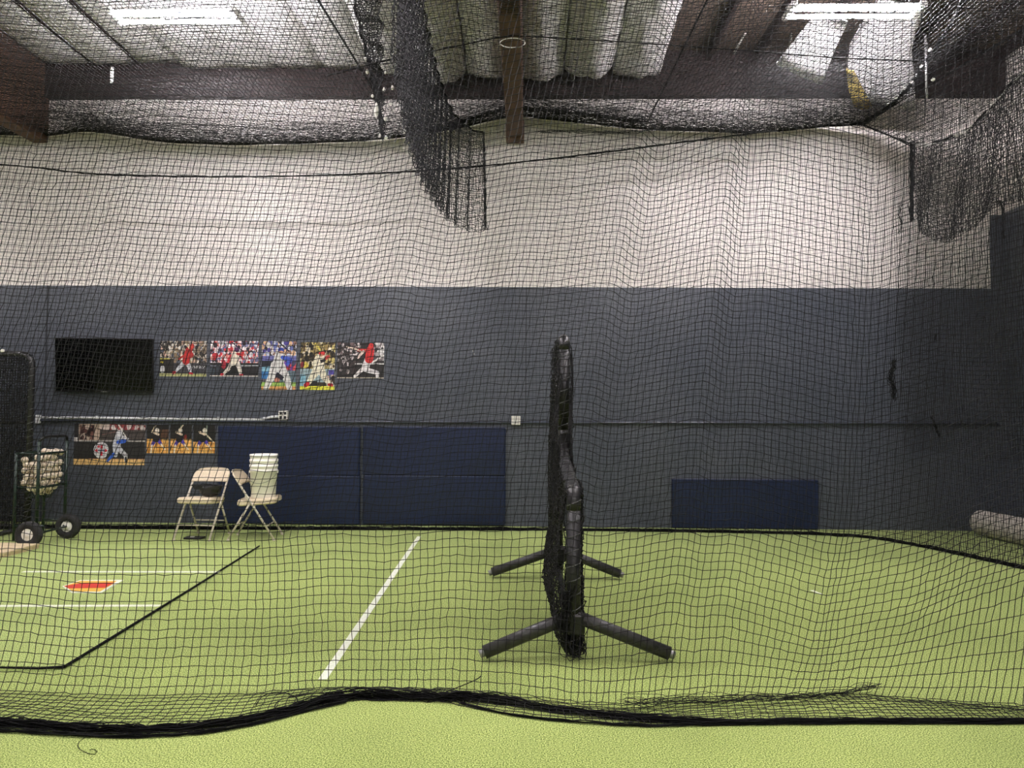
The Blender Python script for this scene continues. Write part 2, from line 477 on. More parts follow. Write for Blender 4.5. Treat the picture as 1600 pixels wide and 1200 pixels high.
sheet([R_((1338, 168), (1428, 168), 8.75), R_((1330, 140), (1430, 150), 8.6), R_((1325, 105), (1428, 115), 8.4), R_((1328, 75), (1424, 80), 8.2), R_((1345, 45), (1430, 50), 8.0), R_((1375, 5), (1450, 10), 7.75)], .05, 'foil', 'insulation_batt')
sheet([R_((1334, 166), (1362, 170), 8.72), R_((1326, 140), (1350, 146), 8.55), R_((1322, 112), (1334, 116), 8.38)], .04, 'yellow_wool', 'torn_wool', 6)
sheet([R_((1395, 170), (1430, 172), 8.78), R_((1385, 150), (1430, 152), 8.70), R_((1375, 128), (1428, 132), 8.62)], .03, 'foil', 'foil_flap', 6)
# small scraps of peeled facing under the roof
for (x, y, w, h, Y) in ((175, 117, 6, 26, 7.6), (206, 157, 24, 4, 8.9), (246, 158, 26, 5, 8.9), (282, 160, 8, 4, 8.9), (162, 175, 3, 4, 8.9), (175, 193, 5, 4, 8.9), (258, 194, 4, 5, 8.9)):
    a, c = at_Y(x - w / 2, y + h / 2, Y), at_Y(x + w / 2, y - h / 2, Y)
    MB().box((a + c) / 2, (abs(c.x - a.x), .01, abs(c.z - a.z)), bev=.004).build('foil_scrap', 'clip_white', ceiling)
# white streaks where facing tore off the boards
for (x0, y0, x1, y1) in ((1165, 52, 1128, 112), (1236, 52, 1232, 72)):
    p, q = at_z(x0, y0, ROOF_Z - .04), at_z(x1, y1, ROOF_Z - .04)
    MB().tube([p, p.lerp(q, .5) + Vector((.01, 0, 0)), q], [.012, .018, .006], 5).build('foil_scrap', 'clip_white', ceiling)

# ------------------------------------------------------------------ twin-tube lights
def make_light(name, label, c, group):
    t = thing(name, label, 'light', c, 0, group)
    L, Wd = 1.24, .27
    MB().box((0, 0, .045), (L, .075, .05), bev=.012).build('housing', 'fixture_white', t)
    for s in (-1, 1):
        MB().box((s * (L / 2 - .03), 0, .012), (.06, Wd, .05), bev=.008).build('end_cap', 'fixture_white', t)
        MB().tube([(-.585, s * .075, 0), (.585, s * .075, 0)], .019, 12).build('tube', 'tube_glow', t)
    MB().box((0, 0, .022), (1.1, .03, .03), bev=.01).build('ballast_cover', 'fixture_white', t)
    for s in (-1, 1):
        MB().tube([(s * .52, 0, .06), (s * .52, 0, ROOF_Z - c[2] - .001)], .004, 5).build('hanger_wire', 'metal_grey', t)
    return t
lz = 5.2
pl = at_z(275, 27, lz); pr = at_z(1333, 19, lz)
make_light('ceiling_light', 'glowing twin-tube strip light hung above the television side of the cage', pl, 'strip lights under the roof')
make_light('ceiling_light', 'glowing twin-tube strip light hung above the bare roof boards', pr, 'strip lights under the roof')
dx = pr.x - pl.x
for (x, y) in ((pl.x - dx, pl.y), (-2.1, 3.9), (1.9, 3.9), (pl.x - dx, 2.6), (pl.x, -2.2), (pr.x - .6, -2.2)):  # unseen fixtures added outside the frame to brighten the hall and roof foil
    make_light('ceiling_light', 'unseen twin-tube strip light added out of the frame to brighten the hall', Vector((x, y, lz + .15)), 'strip lights under the roof')

# ================================================================== floor markings and mat
def flat_quad(name, pts, material, parent, z=.003, th=.003):
    b = MB(); n = len(pts)
    b.prism([(p.x, p.y) for p in pts], lambda a, c, t: (a, c, z - th + t), th)
    return b.build(name, material, parent)
m0, m1 = at_z(405, 853, .012), at_z(100, 1042, .012)
MAT_T = .012
xl = -7.2
mat_t = thing('turf_mat', 'light green batting mat with black edging laid on the turf', 'mat', (0, 0, 0))
b = MB(); b.prism([(m1.x, m1.y), (m0.x, m0.y), (xl, m0.y + .02), (xl, m1.y)], lambda a, c, t: (a, c, t), MAT_T); b.build('mat_surface', 'turf_light', mat_t)
b = MB(); b.tube([(m0.x, m0.y, .012), ((m0.x + m1.x) / 2 + .008, (m0.y + m1.y) / 2, .012), (m1.x, m1.y, .012)], [.007, .0075, .008], 6); b.build('edge_strip', 'rope', mat_t)
b = MB(); b.tube([(m1.x, m1.y, .012), (m1.x - .12, m1.y - .03, .012), (m1.x - .6, m1.y - .02, .012), (xl, m1.y, .012)], [.009, .007, .004, .004], 5); b.build('edge_strip', 'rope', mat_t)
def line_on(p0, p1, w, parent, z):
    a, c = at_z(*p0, z), at_z(*p1, z); d = (c - a); n = Vector((-d.y, d.x, 0)).normalized() * w / 2
    return flat_quad('painted_line', [a + n, a - n, c - n, c + n], 'line_white', parent, z)
line_on((36, 893), (342, 893.5), .05, mat_t, MAT_T + .002)
line_on((-260, 947), (250, 946), .05, mat_t, MAT_T + .002)
line_on((655, 838), (504, 1061), .045, floor, .003)
line_on((1268, 922), (1283, 928), .03, floor, .003)
hp = thing('home_plate', 'red and yellow printed home plate edged in white on the mat', 'home plate', at_z(145, 916, MAT_T))
def plate(pts, z, th, name, m_, parent):
    o = hp.location
    P = [at_z(x, y, MAT_T) - o for x, y in pts]
    MB().prism([(p.x, p.y) for p in P], lambda a, c, t: (a, c, z + t), th).build(name, m_, parent)
plate([(97, 917), (112, 927), (158, 927), (193, 907), (125, 907.5)], 0.0, .006, 'plate_base', 'line_white', hp)
plate([(101, 917), (114, 925.5), (156, 925.5), (176, 914), (182, 909), (125, 909)], .006, .002, 'yellow_print', 'plate_yellow', hp)
plate([(100, 917.5), (108, 921), (164, 920), (178, 912), (130, 912.5)], .008, .002, 'red_print', 'plate_red', hp)

# ================================================================== wall: pads, conduits, television, posters
def on_wall(x, y): return at_Y(x, y, WALL_Y)
def pad(x0, y0, x1, y1, label, th=.05):
    a, c = at_Y(x0, y1, WALL_Y - th), at_Y(x1, y0, WALL_Y - th)
    z0 = max(a.z, .006)
    t = thing('wall_pad', label, 'wall pad', ((a.x + c.x) / 2, WALL_Y - th / 2 - .003, z0), 0, 'navy wall pads')
    w, h = c.x - a.x, c.z - z0
    MB().box((0, 0, h / 2), (w, th, h), bev=.012).build('cushion', 'navy_vinyl', t)
    MB().tube([(-w / 2 + .01, -th / 2 + .008, h - .006), (w / 2 - .01, -th / 2 + .008, h - .006)], .006, 6).build('top_seam', 'navy_edge', t)
pad(338.5, 667, 562.5, 742, 'upper navy wall pad above the white bucket and chairs')
pad(566, 668, 790, 742.5, 'upper navy wall pad next to the white wall socket')
pad(338.5, 744, 562.5, 818, 'lower navy wall pad partly hidden behind the folding chairs')
pad(566, 744.5, 790, 819, 'lower navy wall pad under the socket, clear of the chairs')
pad(1050.5, 750, 1279, 825, 'single low navy wall pad standing alone beyond the black screen')

def conduit(pts, r, m_, label, off=.03):
    P = [at_Y(x, y, WALL_Y - off) for x, y in pts]
    t = thing('conduit', label, 'conduit', P[0])
    MB().tube([p - P[0] for p in P], r, 8).build('pipe', m_, t)
    for p in P[1:-1:2]:
        q = p - P[0]
        MB().box((q.x, off / 2, q.z), (.03, off - .004, r * 3.2), bev=.003).build('strap', m_, t)
    return t
conduit([(58, 652.5), (150, 653), (260, 654), (340, 655), (400, 655.5), (412, 655), (424, 651.5), (437, 650.5)], .017, 'galvanised', 'pale metal conduit running under the television to a wall socket')
conduit([(58, 656.5), (300, 657.5), (440, 658.2), (560, 659), (700, 659.5), (800, 660), (1000, 660.5), (1200, 660.8), (1440, 661), (1560, 662)], .016, 'slate_conduit', 'long slate-painted conduit running across the whole wall', .03)
def outlet(x, y, s, label, sockets):
    c = at_Y(x, y, WALL_Y - .03)
    t = thing('wall_socket', label, 'wall socket', (c.x, WALL_Y - .03, c.z))
    MB().box((0, 0, 0), (s, .05, s), bev=.006).build('box', 'outlet_white', t)
    for sx in (-1, 1):
        for sz in (-1, 1):
            MB().box((sx * s * .22, -.026, sz * s * .22), (s * .26, .006, s * .28), bev=.002).build('socket', sockets, t)
outlet(443, 649, .12, 'white four-gang wall socket with dark outlets above the pads', 'socket_dark')
outlet(806, 657, .115, 'plain white four-gang wall socket near the screen', 'outlet_white')
e = at_Y(60, 655, WALL_Y - .035)
tag(MB().box(e, (.05, .06, .11), bev=.008).build('conduit_elbow', 'galvanised'), 'pale end fitting of the conduit beside the ball cart', 'fitting')
h_ = at_Y(739, 549, WALL_Y - .02)
tag(MB().tube([h_ + Vector((0, .02, 0)), h_, h_ + Vector((0, -.005, .025))], .008, 6).tube([h_ + Vector((.01, .018, -.03)), h_ + Vector((.01, -.0, -.03))], .012, 6).build('wall_hook', 'metal_grey'), 'small metal hook stuck on the slate wall', 'hook')

# television, tipped forward a little
ta, tb_, tc, td = at_Y(83, 528, WALL_Y - .15), at_Y(236, 529, WALL_Y - .15), at_Y(240.5, 614, WALL_Y - .09), at_Y(88, 611.5, WALL_Y - .09)
cen = (ta + tb_ + tc + td) / 4
ex = ((tb_ - ta) + (tc - td)).normalized(); ez = ((ta - td) + (tb_ - tc)).normalized(); ey = ez.cross(ex).normalized(); ez = ex.cross(ey)
rot = Matrix((ex, ey, ez)).transposed()
tw, th_ = ((tb_ - ta).length + (tc - td).length) / 2, ((ta - td).length + (tb_ - tc).length) / 2
tv = thing('television', 'black flat-screen television mounted on the slate wall', 'television', cen)
tv.rotation_euler = rot.to_euler()
MB().box((0, .022, 0), (tw, .035, th_), bev=.006).build('body', 'tv_black', tv)
MB().box((0, .001, .004), (tw - .02, .008, th_ - .03), bev=.002).build('screen', 'tv_screen', tv)
MB().box((0, .06, -.02), (.4, .05, .3), bev=.01).build('mount', 'tv_black', tv)
MB().box((0, .003, -th_ / 2 + .007), (.08, .01, .008)).build('badge', 'metal_grey', tv)

# posters: flat prints painted cell by cell
def srgb(c):
    c = np.asarray(c, float) / 255; return np.where(c <= .04045, c / 12.92, ((c + .055) / 1.055) ** 2.4)
class Canvas:
    def __init__(s, w, h, bg):
        s.w, s.h = w, h; s.a = np.zeros((h, w, 3)); s.a[:] = srgb(bg)
        yy, xx = np.mgrid[0:h, 0:w]; s.X = (xx + .5) / w; s.Y = (yy + .5) / h; s.as_ = w / h
    def rect(s, x0, y0, x1, y1, c): s.a[(s.X >= x0) & (s.X <= x1) & (s.Y >= y0) & (s.Y <= y1)] = srgb(c); return s
    def ell(s, x, y, rx, ry, c): s.a[((s.X - x) / rx) ** 2 + ((s.Y - y) / ry) ** 2 <= 1] = srgb(c); return s
    def poly(s, pts, c):
        ins = np.zeros(s.X.shape, bool); n = len(pts); j = n - 1
        for i in range(n):
            xi, yi = pts[i]; xj, yj = pts[j]
            den = (yj - yi) if abs(yj - yi) > 1e-9 else 1e-9
            ins ^= ((yi > s.Y) != (yj > s.Y)) & (s.X < (xj - xi) * (s.Y - yi) / den + xi); j = i
        s.a[ins] = srgb(c); return s
    def limb(s, pts, w, c):
        w0, w1 = (w if isinstance(w, tuple) else (w, w)); n = len(pts) - 1
        for i, ((x0, y0), (x1, y1)) in enumerate(zip(pts[:-1], pts[1:])):
            ax, ay = x0 * s.as_, y0; bx, by = x1 * s.as_, y1; dx, dy = bx - ax, by - ay
            t = np.clip(((s.X * s.as_ - ax) * dx + (s.Y - ay) * dy) / (dx * dx + dy * dy + 1e-9), 0, 1)
            d = np.hypot(s.X * s.as_ - ax - t * dx, s.Y - ay - t * dy)
            s.a[d <= (w0 + (w1 - w0) * (i + t) / n) / 2] = srgb(c)
        return s
    def crowd(s, x0, y0, x1, y1, cols, n, r, seed):
        g = np.random.default_rng(seed)
        for _ in range(n):
            x, y = g.uniform(x0, x1), g.uniform(y0, y1); c = np.array(cols[g.integers(len(cols))]) + g.integers(-18, 18)
            k = g.uniform(.6, 1.3) * r
            m_ = (((s.X - x) * s.as_ / k) ** 2 + ((s.Y - y) / (k * 1.25)) ** 2 <= 1) & (s.X >= x0) & (s.X <= x1) & (s.Y >= y0) & (s.Y <= y1)
            s.a[m_] = srgb(np.clip(c, 0, 255))
        return s
    def text(s, x, y, hgt, rows, c):
        cell = hgt / len(rows)
        for j, row in enumerate(rows):
            for i, ch in enumerate(row):
                if ch == '#':
                    s.rect(x + i * cell / s.as_, y + j * cell, x + (i + 1) * cell / s.as_, y + (j + 1) * cell, c)
        return s
def poster(px, cv, label, th=.006, group=None):
    (x0, y0, x1, y1) = px
    a, c = at_Y(x0, y1, WALL_Y - th), at_Y(x1, y0, WALL_Y - th)
    w, h = c.x - a.x, c.z - a.z; W_, H_ = cv.w, cv.h
    xs = np.linspace(-w / 2, w / 2, W_ + 1); zs = np.linspace(h / 2, -h / 2, H_ + 1)
    V = [(x, 0, z) for z in zs for x in xs]
    Fq = [(j * (W_ + 1) + i, (j + 1) * (W_ + 1) + i, (j + 1) * (W_ + 1) + i + 1, j * (W_ + 1) + i + 1) for j in range(H_) for i in range(W_)]
    n = len(V)
    V += [(-w / 2, 0, -h / 2), (w / 2, 0, -h / 2), (w / 2, 0, h / 2), (-w / 2, 0, h / 2), (-w / 2, th - .001, -h / 2), (w / 2, th - .001, -h / 2), (w / 2, th - .001, h / 2), (-w / 2, th - .001, h / 2)]
    Fq += [(n, n + 4, n + 5, n + 1), (n + 1, n + 5, n + 6, n + 2), (n + 2, n + 6, n + 7, n + 3), (n + 3, n + 7, n + 4, n), (n + 4, n + 7, n + 6, n + 5)]
    me = bpy.data.meshes.new('poster'); me.from_pydata(V, [], Fq)
    ca = me.color_attributes.new('print', 'FLOAT_COLOR', 'CORNER')
    cols = np.ones((len(Fq) * 4, 4), np.float32) * .3; cols[:, 3] = 1
    cols[:W_ * H_ * 4, :3] = np.repeat(cv.a.reshape(-1, 3), 4, axis=0)
    ca.data.foreach_set('color', cols.ravel())
    me.materials.append(MATS['poster_print']); me.update()
    o = link('poster', me, None, ((a.x + c.x) / 2, WALL_Y - th, (a.z + c.z) / 2))
    tag(o, label, 'poster', group)
    return o
GP = 'baseball posters on the slate wall'
CROWD_D = [(60, 55, 50), (120, 105, 90), (190, 180, 165), (40, 38, 40), (150, 130, 105), (225, 220, 210), (90, 95, 110), (205, 170, 150)]
CROWD_R = [(225, 225, 230), (190, 50, 60), (235, 215, 215), (120, 120, 160), (60, 50, 60), (220, 150, 140), (245, 240, 240), (210, 60, 70)]
CROWD_M = [(235, 230, 225), (90, 80, 160), (230, 190, 150), (60, 60, 70), (200, 205, 220), (150, 110, 90), (110, 120, 180)]
CROWD_Y = [(60, 50, 35), (120, 105, 60), (200, 185, 120), (40, 36, 30), (160, 140, 90), (225, 215, 190), (90, 70, 50)]
# 1 red shirt, follow-through to the right
c = Canvas(150, 110, (70, 66, 62)); c.crowd(0, 0, 1, .62, CROWD_D, 900, .045, 1)
c.rect(0, .5, .3, .9, (44, 40, 38)).rect(0, .49, .22, .52, (200, 190, 70)).rect(.3, .62, 1, .93, (66, 64, 70)).rect(0, .92, 1, 1, (176, 176, 120))
c.text(.66, .68, .10, ['#.........................', '...##.#...#.#..##...#...#.', '#.#...#...#.#.#..#..#...#.', '#.#...#.#.#.#.#..#...#.#..', '#.#....#.#.#...##.#...#...', '#....................#....'], (225, 225, 225))
c.ell(.05, .60, .03, .03, (220, 200, 60)).ell(.06, .80, .05, .11, (215, 215, 215))
c.limb([(.53, .60), (.44, .72), (.33, .87)], (.14, .07), (205, 210, 215)).limb([(.58, .60), (.64, .74), (.66, .90)], (.14, .07), (212, 214, 218))
c.limb([(.56, .56), (.62, .26)], (.22, .20), (186, 44, 44)).limb([(.64, .28), (.70, .40), (.63, .46)], .08, (170, 40, 40)).ell(.68, .15, .055, .075, (196, 62, 50))
c.limb([(.50, .42), (.42, .5)], .06, (196, 60, 52)).limb([(.33, .88), (.30, .90)], .07, (200, 40, 60)).limb([(.64, .91), (.70, .92)], .05, (200, 40, 60)).limb([(.62, .20), (.55, .08)], .03, (220, 205, 170))
poster((249, 533, 323.5, 588), c, 'wide poster of a red-shirted batter next to the television', group=GP)
# 2 cream uniform before a red crowd
c = Canvas(150, 110, (90, 70, 80)); c.crowd(0, 0, 1, .62, CROWD_R, 900, .048, 2)
c.rect(0, .62, 1, .96, (34, 32, 36)).rect(.62, .68, 1, .72, (200, 205, 210)).rect(0, .97, 1, 1, (215, 210, 200)).ell(.28, .66, .05, .13, (160, 40, 56)).rect(0, .68, .2, .72, (150, 160, 175))
c.ell(.05, .85, .05, .12, (60, 70, 80)).ell(.16, .82, .05, .15, (50, 56, 66)).limb([(.48, .56), (.40, .76), (.28, .93)], (.15, .07), (225, 218, 205)).limb([(.54, .56), (.60, .74), (.64, .94)], (.15, .08), (222, 216, 204))
c.ell(.47, .80, .05, .1, (20, 20, 22)).limb([(.50, .56), (.53, .32)], (.24, .2), (232, 224, 206)).limb([(.56, .36), (.66, .40), (.68, .30)], .07, (200, 40, 44)).ell(.55, .25, .05, .07, (80, 40, 90)).limb([(.67, .28), (.44, .04)], .028, (30, 28, 60))
c.limb([(.26, .94), (.24, .95)], .07, (196, 44, 60)).limb([(.63, .95), (.67, .95)], .05, (196, 44, 60))
poster((328, 533, 404.5, 588), c, 'poster of a cream-uniformed batter before a red and white crowd', group=GP)
# 3 tall: grey uniform, blue cap
c = Canvas(110, 150, (110, 100, 110)); c.crowd(0, 0, 1, .36, CROWD_M, 500, .042, 3)
c.rect(0, .30, 1, .40, (110, 110, 170)).rect(0, .40, 1, .62, (36, 40, 48)).rect(0, .52, .3, .78, (130, 180, 200)).rect(0, .62, .2, .78, (60, 120, 180)).rect(.2, .6, 1, .84, (90, 110, 120)).rect(0, .84, 1, .93, (150, 186, 90)).rect(0, .93, 1, 1, (206, 150, 90))
c.crowd(.62, .4, 1, .6, [(120, 60, 150), (200, 70, 70), (60, 60, 90)], 60, .04, 33)
c.limb([(.40, .50), (.30, .72), (.14, .97)], (.20, .11), (222, 220, 216)).limb([(.55, .52), (.72, .74), (.82, .97)], (.20, .11), (216, 215, 212)).poly([(.44, .62), (.66, .74), (.6, .8), (.38, .78)], (30, 28, 44))
c.ell(.45, .8, .08, .05, (200, 130, 110)).limb([(.47, .52), (.52, .30)], (.24, .22), (214, 212, 208)).limb([(.60, .33), (.84, .38), (.74, .46)], .08, (60, 90, 190)).ell(.55, .18, .09, .055, (50, 66, 160)).ell(.56, .225, .07, .03, (200, 150, 120)).limb([(.78, .20), (.50, .02)], .025, (30, 30, 40))
poster((408, 533.5, 463.5, 609), c, 'tall poster of a batter in grey with a blue cap', group=GP)
# 4 tall: cream uniform, red helmet, yellow turf band
c = Canvas(110, 150, (60, 52, 40)); c.crowd(0, 0, 1, .56, CROWD_Y, 700, .04, 4)
c.rect(0, .56, 1, .84, (150, 170, 175)).rect(0, .68, .16, .92, (120, 170, 190)).rect(.82, .58, .97, .68, (80, 70, 160)).rect(0, .92, 1, 1, (220, 220, 70)).crowd(.75, .68, 1, .92, CROWD_D, 80, .04, 44).rect(.18, .82, .5, .92, (26, 26, 28))
c.ell(.14, .48, .10, .06, (210, 190, 80)).ell(.06, .47, .06, .06, (130, 40, 50))
c.limb([(.50, .56), (.38, .70), (.24, .86)], (.20, .09), (226, 220, 196)).limb([(.58, .56), (.70, .74), (.86, .88)], (.18, .08), (224, 218, 194)).limb([(.53, .56), (.56, .36)], (.24, .22), (232, 226, 204)).poly([(.56, .37), (.8, .32), (.72, .40), (.6, .44)], (34, 30, 32))
c.limb([(.46, .34), (.38, .46)], .07, (226, 220, 196)).limb([(.74, .33), (.80, .30)], .07, (190, 60, 60)).ell(.62, .235, .09, .05, (200, 50, 50)).ell(.60, .275, .06, .025, (190, 140, 110)).limb([(.58, .18), (.44, .04)], (.03, .06), (206, 190, 90)).limb([(.22, .87), (.17, .9)], .09, (190, 40, 50)).limb([(.84, .89), (.92, .9)], .06, (190, 40, 50))
poster((468.5, 535, 524, 609), c, 'tall poster of a batter in cream with a red helmet and yellow strip', group=GP)
# 5 red shirt, dark background
c = Canvas(150, 110, (38, 34, 34)); c.crowd(0, 0, .5, .35, [(70, 60, 60), (200, 190, 190), (40, 36, 40), (110, 90, 90)], 120, .05, 5); c.crowd(.78, 0, 1, .5, [(150, 140, 140), (70, 66, 70), (210, 205, 205)], 80, .06, 55)
c.crowd(0, .2, .4, .9, [(60, 50, 50), (46, 40, 42), (180, 170, 170)], 60, .04, 56).rect(.38, .57, 1, .61, (220, 218, 214)).rect(0, .97, 1, 1, (190, 180, 160)).limb([(.74, .56), (.98, .36)], .05, (226, 222, 216))
c.limb([(.62, .50), (.56, .72), (.38, .94)], (.17, .08), (226, 220, 220)).limb([(.66, .50), (.62, .76), (.86, .84), (.86, .96)], (.17, .08), (224, 220, 220)).limb([(.68, .46), (.70, .22)], (.24, .24), (200, 40, 40)).limb([(.60, .22), (.46, .22)], .09, (205, 60, 56)).limb([(.56, .24), (.44, .42)], .07, (220, 200, 190)).limb([(.52, .26), (.40, .18), (.20, .12)], .04, (226, 210, 190)).ell(.72, .10, .06, .085, (206, 50, 46))
c.ell(.94, .24, .09, .06, (224, 222, 220))
poster((526.5, 535.5, 600.5, 591), c, 'dark poster of a red-shirted batter at the far end of the upper row', group=GP)
# 6 wide: painted batter, ball emblem
c = Canvas(226, 126, (44, 42, 42)); c.rect(0, 0, 1, .42, (74, 66, 64)).rect(.06, 0, .36, .40, (190, 168, 150)).crowd(.08, .02, .28, .38, [(70, 40, 40), (200, 180, 165), (120, 80, 70), (50, 30, 34)], 160, .045, 6)
c.rect(.36, 0, 1, .14, (206, 190, 180)).rect(.5, 0, .98, .1, (120, 44, 50)).crowd(.5, .02, 1, .14, [(210, 200, 195), (130, 50, 56), (150, 70, 70)], 60, .05, 61).limb([(.4, .26), (.62, .17)], .02, (120, 90, 84)).rect(0, .40, 1, .425, (190, 184, 178)).rect(0, 0, .06, .40, (40, 38, 40)).rect(0, .33, .05, .4, (215, 210, 205))
c.rect(0, .855, 1, 1, (236, 196, 128)).rect(0, .845, 1, .86, (176, 120, 96))
c.ell(.387, .645, .108, .20, (222, 222, 224)); c.rect(.375, .51, .405, .60, (206, 44, 60)).rect(.375, .68, .405, .78, (206, 44, 60)).poly([(.29, .65), (.33, .60), (.34, .70)], (206, 44, 60)).poly([(.48, .65), (.44, .60), (.43, .70)], (206, 44, 60)).ell(.35, .55, .02, .03, (206, 60, 70)).rect(.335, .63, .44, .66, (60, 60, 90))
c.limb([(.59, .55), (.59, .76)], (.16, .10), (206, 206, 210)).limb([(.56, .74), (.48, .90)], (.08, .06), (50, 100, 200)).limb([(.62, .58), (.73, .76), (.735, .90)], (.14, .06), (204, 204, 208)).limb([(.735, .82), (.74, .92)], .05, (30, 30, 34)).limb([(.60, .52), (.63, .30)], (.20, .18), (204, 206, 212)).limb([(.62, .44), (.70, .42), (.74, .36)], .09, (52, 96, 200)).limb([(.66, .30), (.75, .36)], .07, (210, 210, 215)).ell(.64, .22, .05, .075, (226, 226, 228)).limb([(.745, .36), (.62, .01)], (.02, .035), (236, 232, 222))
poster((114.5, 663, 227.5, 726), c, 'largest low poster of a batter in grey with a round white emblem', group=GP)
# 7-9 three small prints of a swing
for k, (x0, x1, lb) in enumerate(((229, 264, 'small poster of a batter waiting, next to the emblem poster'), (265.5, 300, 'small poster of a batter starting the swing, middle of three'), (301.5, 336.5, 'small poster of a batter finishing the swing, beside the pad'))):
    c = Canvas(70, 88, (28, 26, 24)); c.rect(0, .50 if k != 2 else .60, 1, 1, (222, 166, 84)); c.crowd(0, .5 if k != 2 else .6, 1, 1, [(232, 178, 92), (212, 150, 70), (240, 190, 110)], 90, .06, 70 + k)
    if k == 0: c.rect(.6, .16, 1, .45, (84, 56, 40))
    if k == 1: c.rect(.46, 0, .52, .5, (70, 90, 80)).ell(.70, .42, .07, .08, (130, 40, 30))
    if k == 2: c.rect(.58, 0, .64, .45, (110, 120, 110))
    x = .42
    c.limb([(x - .02, .5), (x - .18, .72)], (.16, .1), (74, 60, 160)).limb([(x + .06, .5), (x + .24, .68)], (.15, .1), (78, 64, 170)).limb([(x - .18, .72), (x - .22, .98)], .05, (235, 225, 205)).limb([(x + .24, .68), (x + .42, .86)], .05, (235, 225, 205))
    c.limb([(x, .50), (x + .02, .30)], (.24, .2), (26, 24, 26)).limb([(x - .14, .26), (x + .1, .34)], .08, (225, 205, 180)).ell(x + .04 + .06 * (k == 2), .20, .10, .09, (230, 222, 205))
    c.limb([[(x - .2, .26), (x - .02, .0)], [(x + .0, .2), (x + .16, .0)], [(x + .1, .28), (x + .5, .6)]][k], .05, (228, 212, 180))
    poster((x0, 664, x1, 708), c, lb, group=GP)

# ================================================================== things near the wall
# folding chairs: local x = width, facing -y
def make_chair(label, loc, rz):
    t = thing('folding_chair', label, 'chair', loc, rz, 'beige folding chairs')
    r = .0115; hw = .205
    # seat pad
    b = MB(); n = 16
    pts = []
    for (x, y) in ((-.20, -.235), (.20, -.235), (.18, .19), (-.18, .19)): pts.append((x, y))
    def rr(poly, rad, k=5):
        out = []; N = len(poly)
        for i in range(N):
            p = Vector((*poly[i], 0)); a = (Vector((*poly[i - 1], 0)) - p).normalized(); c_ = (Vector((*poly[(i + 1) % N], 0)) - p).normalized()
            p0, p1 = p + a * rad, p + c_ * rad
            for q in range(k + 1):
                s = q / k; v = p0 * (1 - s) ** 2 + p * 2 * s * (1 - s) + p1 * s * s; out.append((v.x, v.y))
        return out
    o1 = rr(pts, .07); o2 = [(x * .93, y * .93) for x, y in o1]
    N = len(o1); sl = lambda y: .445 - y * .07
    vs = [(x, y, sl(y) - .058) for x, y in o2] + [(x, y, sl(y) - .044) for x, y in o1] + [(x, y, sl(y) - .006) for x, y in o1] + [(x, y, sl(y) + .010) for x, y in o2]
    fs = [tuple(range(N))[::-1], tuple(range(3 * N, 4 * N))]
    for q in range(3): fs += [(q * N + i, q * N + (i + 1) % N, (q + 1) * N + (i + 1) % N, (q + 1) * N + i) for i in range(N)]
    b.add(vs, fs, False); b.build('seat', 'beige_vinyl', t)
    # long side tubes: front foot -> past the seat -> backrest
    for s in (-1, 1):
        MB().tube([(s * hw, -.235, .012), (s * hw, .02, .42), (s * hw * .99, .17, .655), (s * hw * .97, .185, .68)], r, 8).build('front_leg', 'cream_metal', t)
        MB().tube([(s * (hw - .018), .265, .012), (s * (hw - .018), .03, .42)], r, 8).build('rear_leg', 'cream_metal', t)
        MB().tube([(s * hw, -.238, .0), (s * hw, -.225, .022)], .014, 8).build('foot_cap', 'cream_metal', t)
        MB().tube([(s * (hw - .018), .267, .0), (s * (hw - .018), .255, .022)], .014, 8).build('foot_cap', 'cream_metal', t)
        MB().box((s * hw, .06, .47), (.012, .03, .07), Matrix.Rotation(-.55, 3, 'X'), .003).build('hinge', 'cream_metal', t)
    MB().tube([(-hw, -.145, .158), (hw, -.145, .158)], .008, 6).build('stretcher', 'cream_metal', t)
    MB().tube([(-hw + .018, .175, .17), (hw - .018, .175, .17)], .008, 6).build('stretcher', 'cream_metal', t)
    # curved backrest with rounded top
    vs = []; fs = []; nx = 13; out = []
    for j, z in enumerate(np.linspace(0, 1, 9)):
        for i in range(nx):
            s = -1 + 2 * i / (nx - 1)
            wz = hw * (1.03 if z < .5 else (1.03 * math.sqrt(max(0, 1 - ((z - .5) / .5) ** 2 * .42))))
            zz = .615 + z * .155; y = .145 + z * .105 + .022 * (1 - s * s)
            vs.append((s * wz, y, zz - .012 * (abs(s) ** 3) * z))
    M = len(vs); vs += [(x, y - .024, z) for x, y, z in vs]
    for j in range(8):
        for i in range(nx - 1):
            a = j * nx + i; f = (a, a + 1, a + nx + 1, a + nx); fs.append(f[::-1]); fs.append(tuple(M + q for q in f))
    for j in range(8):
        for i in (0, nx - 1): a = j * nx + i; fs.append((a, a + nx, M + a + nx, M + a))
    for i in range(nx - 1):
        for j in (0, 8): a = j * nx + i; fs.append((a, a + 1, M + a + 1, M + a))
    b = MB(); b.add(vs, fs, True); b.build('backrest', 'beige_vinyl', t)
    return t
f1 = (at_z(275, 845, 0) + at_z(331, 846, 0)) / 2; f1b = (at_z(309, 832, 0) + at_z(363, 831, 0)) / 2
c1 = (f1 + f1b) / 2; c1.z = 0
ch1 = make_chair('beige folding chair with a black bowl-shaped helmet on its seat', (c1.x, f1.y + .235, 0), math.radians(-4))
fa, fb = at_z(427.5, 846, 0), at_z(440.6, 835, 0); ra, rb = at_z(360.6, 846, 0), at_z(375.6, 836, 0)
c2 = (fa + fb + ra + rb) / 4
d2 = (fa + fb - ra - rb); rz2 = math.atan2(d2.y, d2.x) + math.pi / 2
ch2 = make_chair('beige folding chair turned sideways carrying the white buckets', (c2.x, c2.y, 0), rz2)

